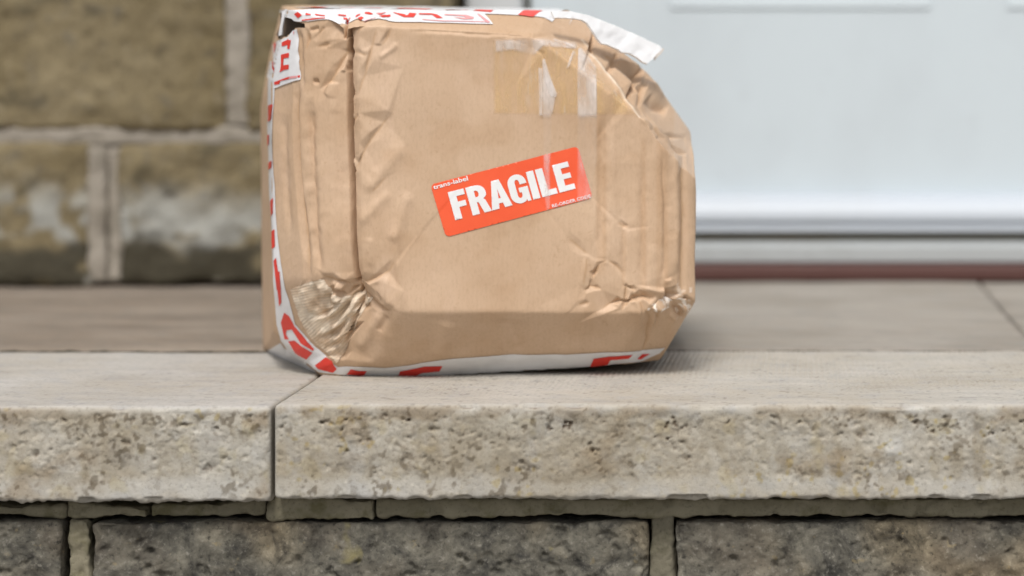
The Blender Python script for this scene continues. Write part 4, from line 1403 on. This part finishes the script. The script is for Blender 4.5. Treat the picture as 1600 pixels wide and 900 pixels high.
prints("red_print", r1, M_TAPE_R, tp, 0.0010, 1.2)
p1 = [zoomed(590, 0, 8, [(830, 204), (900, 204), (1000, 212), (1100, 214), (1205, 245), (1190, 266), (1080, 270), (950, 246), (1020, 246), (1085, 254), (1110, 246), (1060, 230), (950, 222), (840, 216)]),
      zoomed(590, 0, 8, [(1240, 201), (1265, 201), (1405, 305), (1375, 316)]), zoomed(590, 0, 8, [(560, 262), (820, 284), (1370, 298), (1370, 306), (820, 293), (560, 271)]),
      zoomed(430, 0, 8.889, [(1225, 303), (1400, 240), (1390, 253), (1240, 308)]), zoomed(430, 0, 8.889, [(1405, 195), (1540, 190), (1500, 210), (1410, 208)])]
prints("faded_print", p1, M_TAPE_P, tp, 0.0010, 1.2)
# print on the flat of the top strip
def top_bar(u0, u1, y0, y1, sk=0.0):
    us = np.linspace(u0, u1, 12); ys_ = np.linspace(y0, y1, 5)
    UU, YY = np.meshgrid(us, ys_, indexing='ij')
    X = (UU.ravel() - PU) / FPX * 1.39 + sk * (YY.ravel() - y0)
    P = np.stack([X, YY.ravel(), np.full(X.shape, HC + 0.043)], 1)
    Q, N = on_hull(P)
    Sx, *_ = skin(Q, N)
    return Sx + N * 0.0008, 12, 5
for (a_, b_) in ((464, 490), (520, 545), (562, 588), (614, 664), (694, 722), (742, 772), (818, 845)):
    Sx, n1, n2 = top_bar(a_, b_, 1.3815, 1.40, 0.15)
    ii, jj = np.meshgrid(np.arange(n1 - 1), np.arange(n2 - 1), indexing='ij')
    ii, jj = ii.ravel(), jj.ravel()
    mesh_from("red_print", Sx, np.stack([ii * n2 + jj, (ii + 1) * n2 + jj, (ii + 1) * n2 + jj + 1, ii * n2 + jj + 1], 1), M_TAPE_R, tp, True)

# the tape edge standing beside the torn hole
def sheet3(name, outline, depth, mat, parent, thick=0.0006, cell=2.5, wob=0.0, seed=3):
    """a flat-ish sheet with its own depth: outline in surveyed pixels, depth(u, v) in metres from the camera, real thickness"""
    V2, T = refine(outline, cell)
    Y = depth(V2[:, 0], V2[:, 1])
    J_ = np.stack([V2[:, 0], V2[:, 1], 0 * Y], 1)
    Y = Y + wob * fbm(J_, 22, 3, seed)
    P = np.stack([(V2[:, 0] - PU) / FPX * Y, Y, HC - (V2[:, 1] - PV) / FPX * Y], 1)
    a, b, c = P[T[:, 0]], P[T[:, 1]], P[T[:, 2]]
    fl = np.cross(b - a, c - a)[:, 1] > 0
    T[fl] = T[fl][:, ::-1]
    nrm = np.cross(P[T[:, 1]] - P[T[:, 0]], P[T[:, 2]] - P[T[:, 0]]).sum(0)
    nrm /= np.linalg.norm(nrm)
    n = len(P)
    B = P - nrm * thick
    E = {}
    for t in T:
        for i in range(3):
            E[(t[i], t[(i + 1) % 3])] = True
    side = [(b_, a_, a_ + n, b_ + n) for (a_, b_) in E if (b_, a_) not in E]
    tri_side = []
    for q in side:
        tri_side += [(q[0], q[1], q[2]), (q[0], q[2], q[3])]
    Fall = np.concatenate([T, T[:, ::-1] + n, np.array(tri_side)])
    return mesh_from(name, np.concatenate([P, B]), Fall, mat, parent, False)
sheet3("tape_edge", jag([(441, 18), (446, 15), (446, 22), (443.5, 30), (441.5, 42), (440, 55), (435, 56), (437, 43), (439.5, 30)], 0.3, 8), lambda u, v: 1.386 + 0.0004 * (447 - u), M_TAPE_W, parcel, 0.0008)["label"] = "stiff white tape edge beside the torn hole"

sheet3("hole_shade_sheet", [(438, 20), (480, 24), (484, 50), (470, 56), (438, 62)], lambda u, v: 1.396 - 0.0006 * (u - 440) * 0.3 + 0.0 * v, M_HOLE_SHADE, parcel, 0.003)["label"] = "added dark sheet standing for the shaded inside of the torn hole"

# the taped flap that still stands out over the crushed corner
flap_o = jag([(862, 17.6), (893, 17.4), (905, 20.5), (920, 23.5), (930, 28), (960, 39), (1000, 57), (1030, 71), (1035, 76), (1031, 81), (1026, 84), (1021, 91), (1012, 100), (1004, 97), (996, 90), (984, 83), (972, 82), (966, 77), (950, 70), (940, 68), (934, 60), (927, 50), (918, 36), (910, 31), (896, 28.5), (866, 27.4)], 0.45, 11, 6)
flap = sheet3("flap", flap_o, lambda u, v: 1.381 + 0.00035 * (u - 893) - 0.00022 * (v - (22 + 0.42 * np.maximum(u - 905, 0))) , M_FLAP, parcel, 0.0014, 2.5, 0.0014, 9)
flap["label"] = "white taped flap sticking out over the crushed upper right corner"
sheet3("flap_edge", [(1021, 91), (1026, 84), (1031, 81), (1035, 75), (1038, 77), (1033, 84), (1027, 90), (1022, 95)], lambda u, v: 1.424 + 0.0 * u, M_KRAFT_EDGE, flap, 0.0012)

# ---- the label
def lab(s, t):
    return (LTL[0] * (1 - s) * (1 - t) + LTR[0] * s * (1 - t) + LBR[0] * s * t + LBL[0] * (1 - s) * t,
            LTL[1] * (1 - s) * (1 - t) + LTR[1] * s * (1 - t) + LBR[1] * s * t + LBL[1] * (1 - s) * t)
cs, ct = 0.030, 0.085
lo_ = []
for (cx, cy, a0) in ((cs, ct, 180), (1 - cs, ct, 270), (1 - cs, 1 - ct, 0), (cs, 1 - ct, 90)):
    for k in range(6):
        a = RAD(a0 + 90 * k / 5)
        lo_.append(lab(cx + cs * math.cos(a), cy + ct * math.sin(a)))
lb = patch("fragile_label", [lo_], M_LABEL, parcel, 0.0004, 2.5)
lb["label"] = "tilted orange-red sticker reading FRAGILE in white capitals"

def ell(cx, cy, rx, ry, a0, a1, n=10):
    return [(cx + rx * math.cos(RAD(a0 + (a1 - a0) * k / n)), cy + ry * math.sin(RAD(a0 + (a1 - a0) * k / n))) for k in range(n + 1)]
GL = {
    'F': (0.46, [(0, 0), (0, 1), (.46, 1), (.46, .80), (.21, .80), (.21, .60), (.43, .60), (.43, .41), (.21, .41), (.21, 0)], ()),
    'R': (0.55, [(0, 0), (0, 1)] + ell(.27, .715, .26, .285, 90, 0, 8) + ell(.30, .66, .23, .19, -5, -60, 4) + [(.46, .44), (.56, 0), (.345, 0), (.255, .41), (.21, .41), (.21, 0)], ([(.21, .82), (.26, .82)] + ell(.26, .705, .062, .112, 85, -85, 6) + [(.21, .59)],)),
    'A': (0.60, [(0, 0), (.19, 1), (.41, 1), (.60, 0), (.385, 0), (.357, .18), (.243, .18), (.215, 0)], ([(.268, .35), (.332, .35), (.30, .69)],)),
    'G': (0.54, [(.53, .64)] + ell(.265, .70, .265, .315, 0, 180, 14) + ell(.265, .30, .265, .315, 180, 300, 10) + [(.43, .09), (.44, 0), (.54, 0), (.54, .53), (.275, .53), (.275, .36), (.335, .36)] + ell(.27, .28, .065, .11, 0, -180, 8) + ell(.27, .72, .065, .11, 180, 0, 8) + [(.335, .64)], ()),
    'I': (0.21, [(0, 0), (0, 1), (.21, 1), (.21, 0)], ()),
    'L': (0.45, [(0, 0), (0, 1), (.21, 1), (.21, .20), (.45, .20), (.45, 0)], ()),
    'E': (0.47, [(0, 0), (0, 1), (.46, 1), (.46, .81), (.21, .81), (.21, .605), (.44, .605), (.44, .42), (.21, .42), (.21, .19), (.47, .19), (.47, 0)], ()),
}
def layout(text, gap=0.055):
    x, out = 0.0, []
    for i, ch in enumerate(text):
        w, o_, hs_ = GL[ch]
        g = gap
        if text[i:i + 2] in ('RA', 'AG'):
            g = 0.015
        out.append((ch, x, o_, hs_))
        x += w + g
    return out, x - gap
def quad(c, s, t):
    (a, b, d, e) = c
    return (a[0] * (1 - s) * (1 - t) + b[0] * s * (1 - t) + d[0] * s * t + e[0] * (1 - s) * t, a[1] * (1 - s) * (1 - t) + b[1] * s * (1 - t) + d[1] * s * t + e[1] * (1 - s) * t)
TXT = ((699.5, 300.5), (887.5, 252.0), (899.5, 294.5), (711.5, 343.8))
gl, tw = layout("FRAGILE")
for ch, x, o_, hs_ in gl:
    def m_(p):
        return quad(TXT, (x + p[0]) / tw, 1 - p[1])
    patch("letter", [([m_(p) for p in o_], [[m_(p) for p in h] for h in hs_])], M_LETTER, lb, 0.0007, 2.5)

def small_print(text, corners, bold):
    cu = bpy.data.curves.new("small_print", 'FONT')
    cu.body = text
    cu.fill_mode = 'FRONT'
    cu.offset = bold
    cu.resolution_u = 2
    ob = bpy.data.objects.new("small_print", cu)
    COL.objects.link(ob)
    dg = bpy.context.evaluated_depsgraph_get()
    me = ob.evaluated_get(dg).to_mesh()
    Vt = np.array([v.co[:2] for v in me.vertices])
    me.calc_loop_triangles()
    T = np.array([t.vertices[:] for t in me.loop_triangles])
    ob.evaluated_get(dg).to_mesh_clear()
    bpy.data.objects.remove(ob)
    mn, mx = Vt.min(0), Vt.max(0)
    R = (Vt - mn) / (mx - mn)
    uv = np.array([quad(corners, s, 1 - t) for s, t in R])
    P, N = hit(uv)
    Sx, *_ = skin(P, N)
    Sx = Sx + N * 0.0007
    a, b, c = Sx[T[:, 0]], Sx[T[:, 1]], Sx[T[:, 2]]
    fl = (np.cross(b - a, c - a) * ((a + b + c) / 3 - BC)).sum(1) < 0
    T[fl] = T[fl][:, ::-1]
    return mesh_from("small_print", Sx, T, M_LETTER, lb, False)
small_print("trans-label", ((676, 289.5), (730, 274.5), (731.8, 281.5), (677.8, 296)), 0.02)
small_print("RE-ORDER CODE", ((862, 319.5), (922, 303.5), (923.4, 308.5), (863.4, 324.2)), 0.015)

for r_, l_ in ((step, (0, YF, -SLAB_T)), (low, (0, YS, -0.21)), (house, (-0.8, YW, 0)), (door, (0.16, YL0, 0.0)), (parcel, tuple(at(760, 588, 1.42)[:2]) + (0.0,))):
    r_["kind"] = "thing"
    place_root(r_, l_)
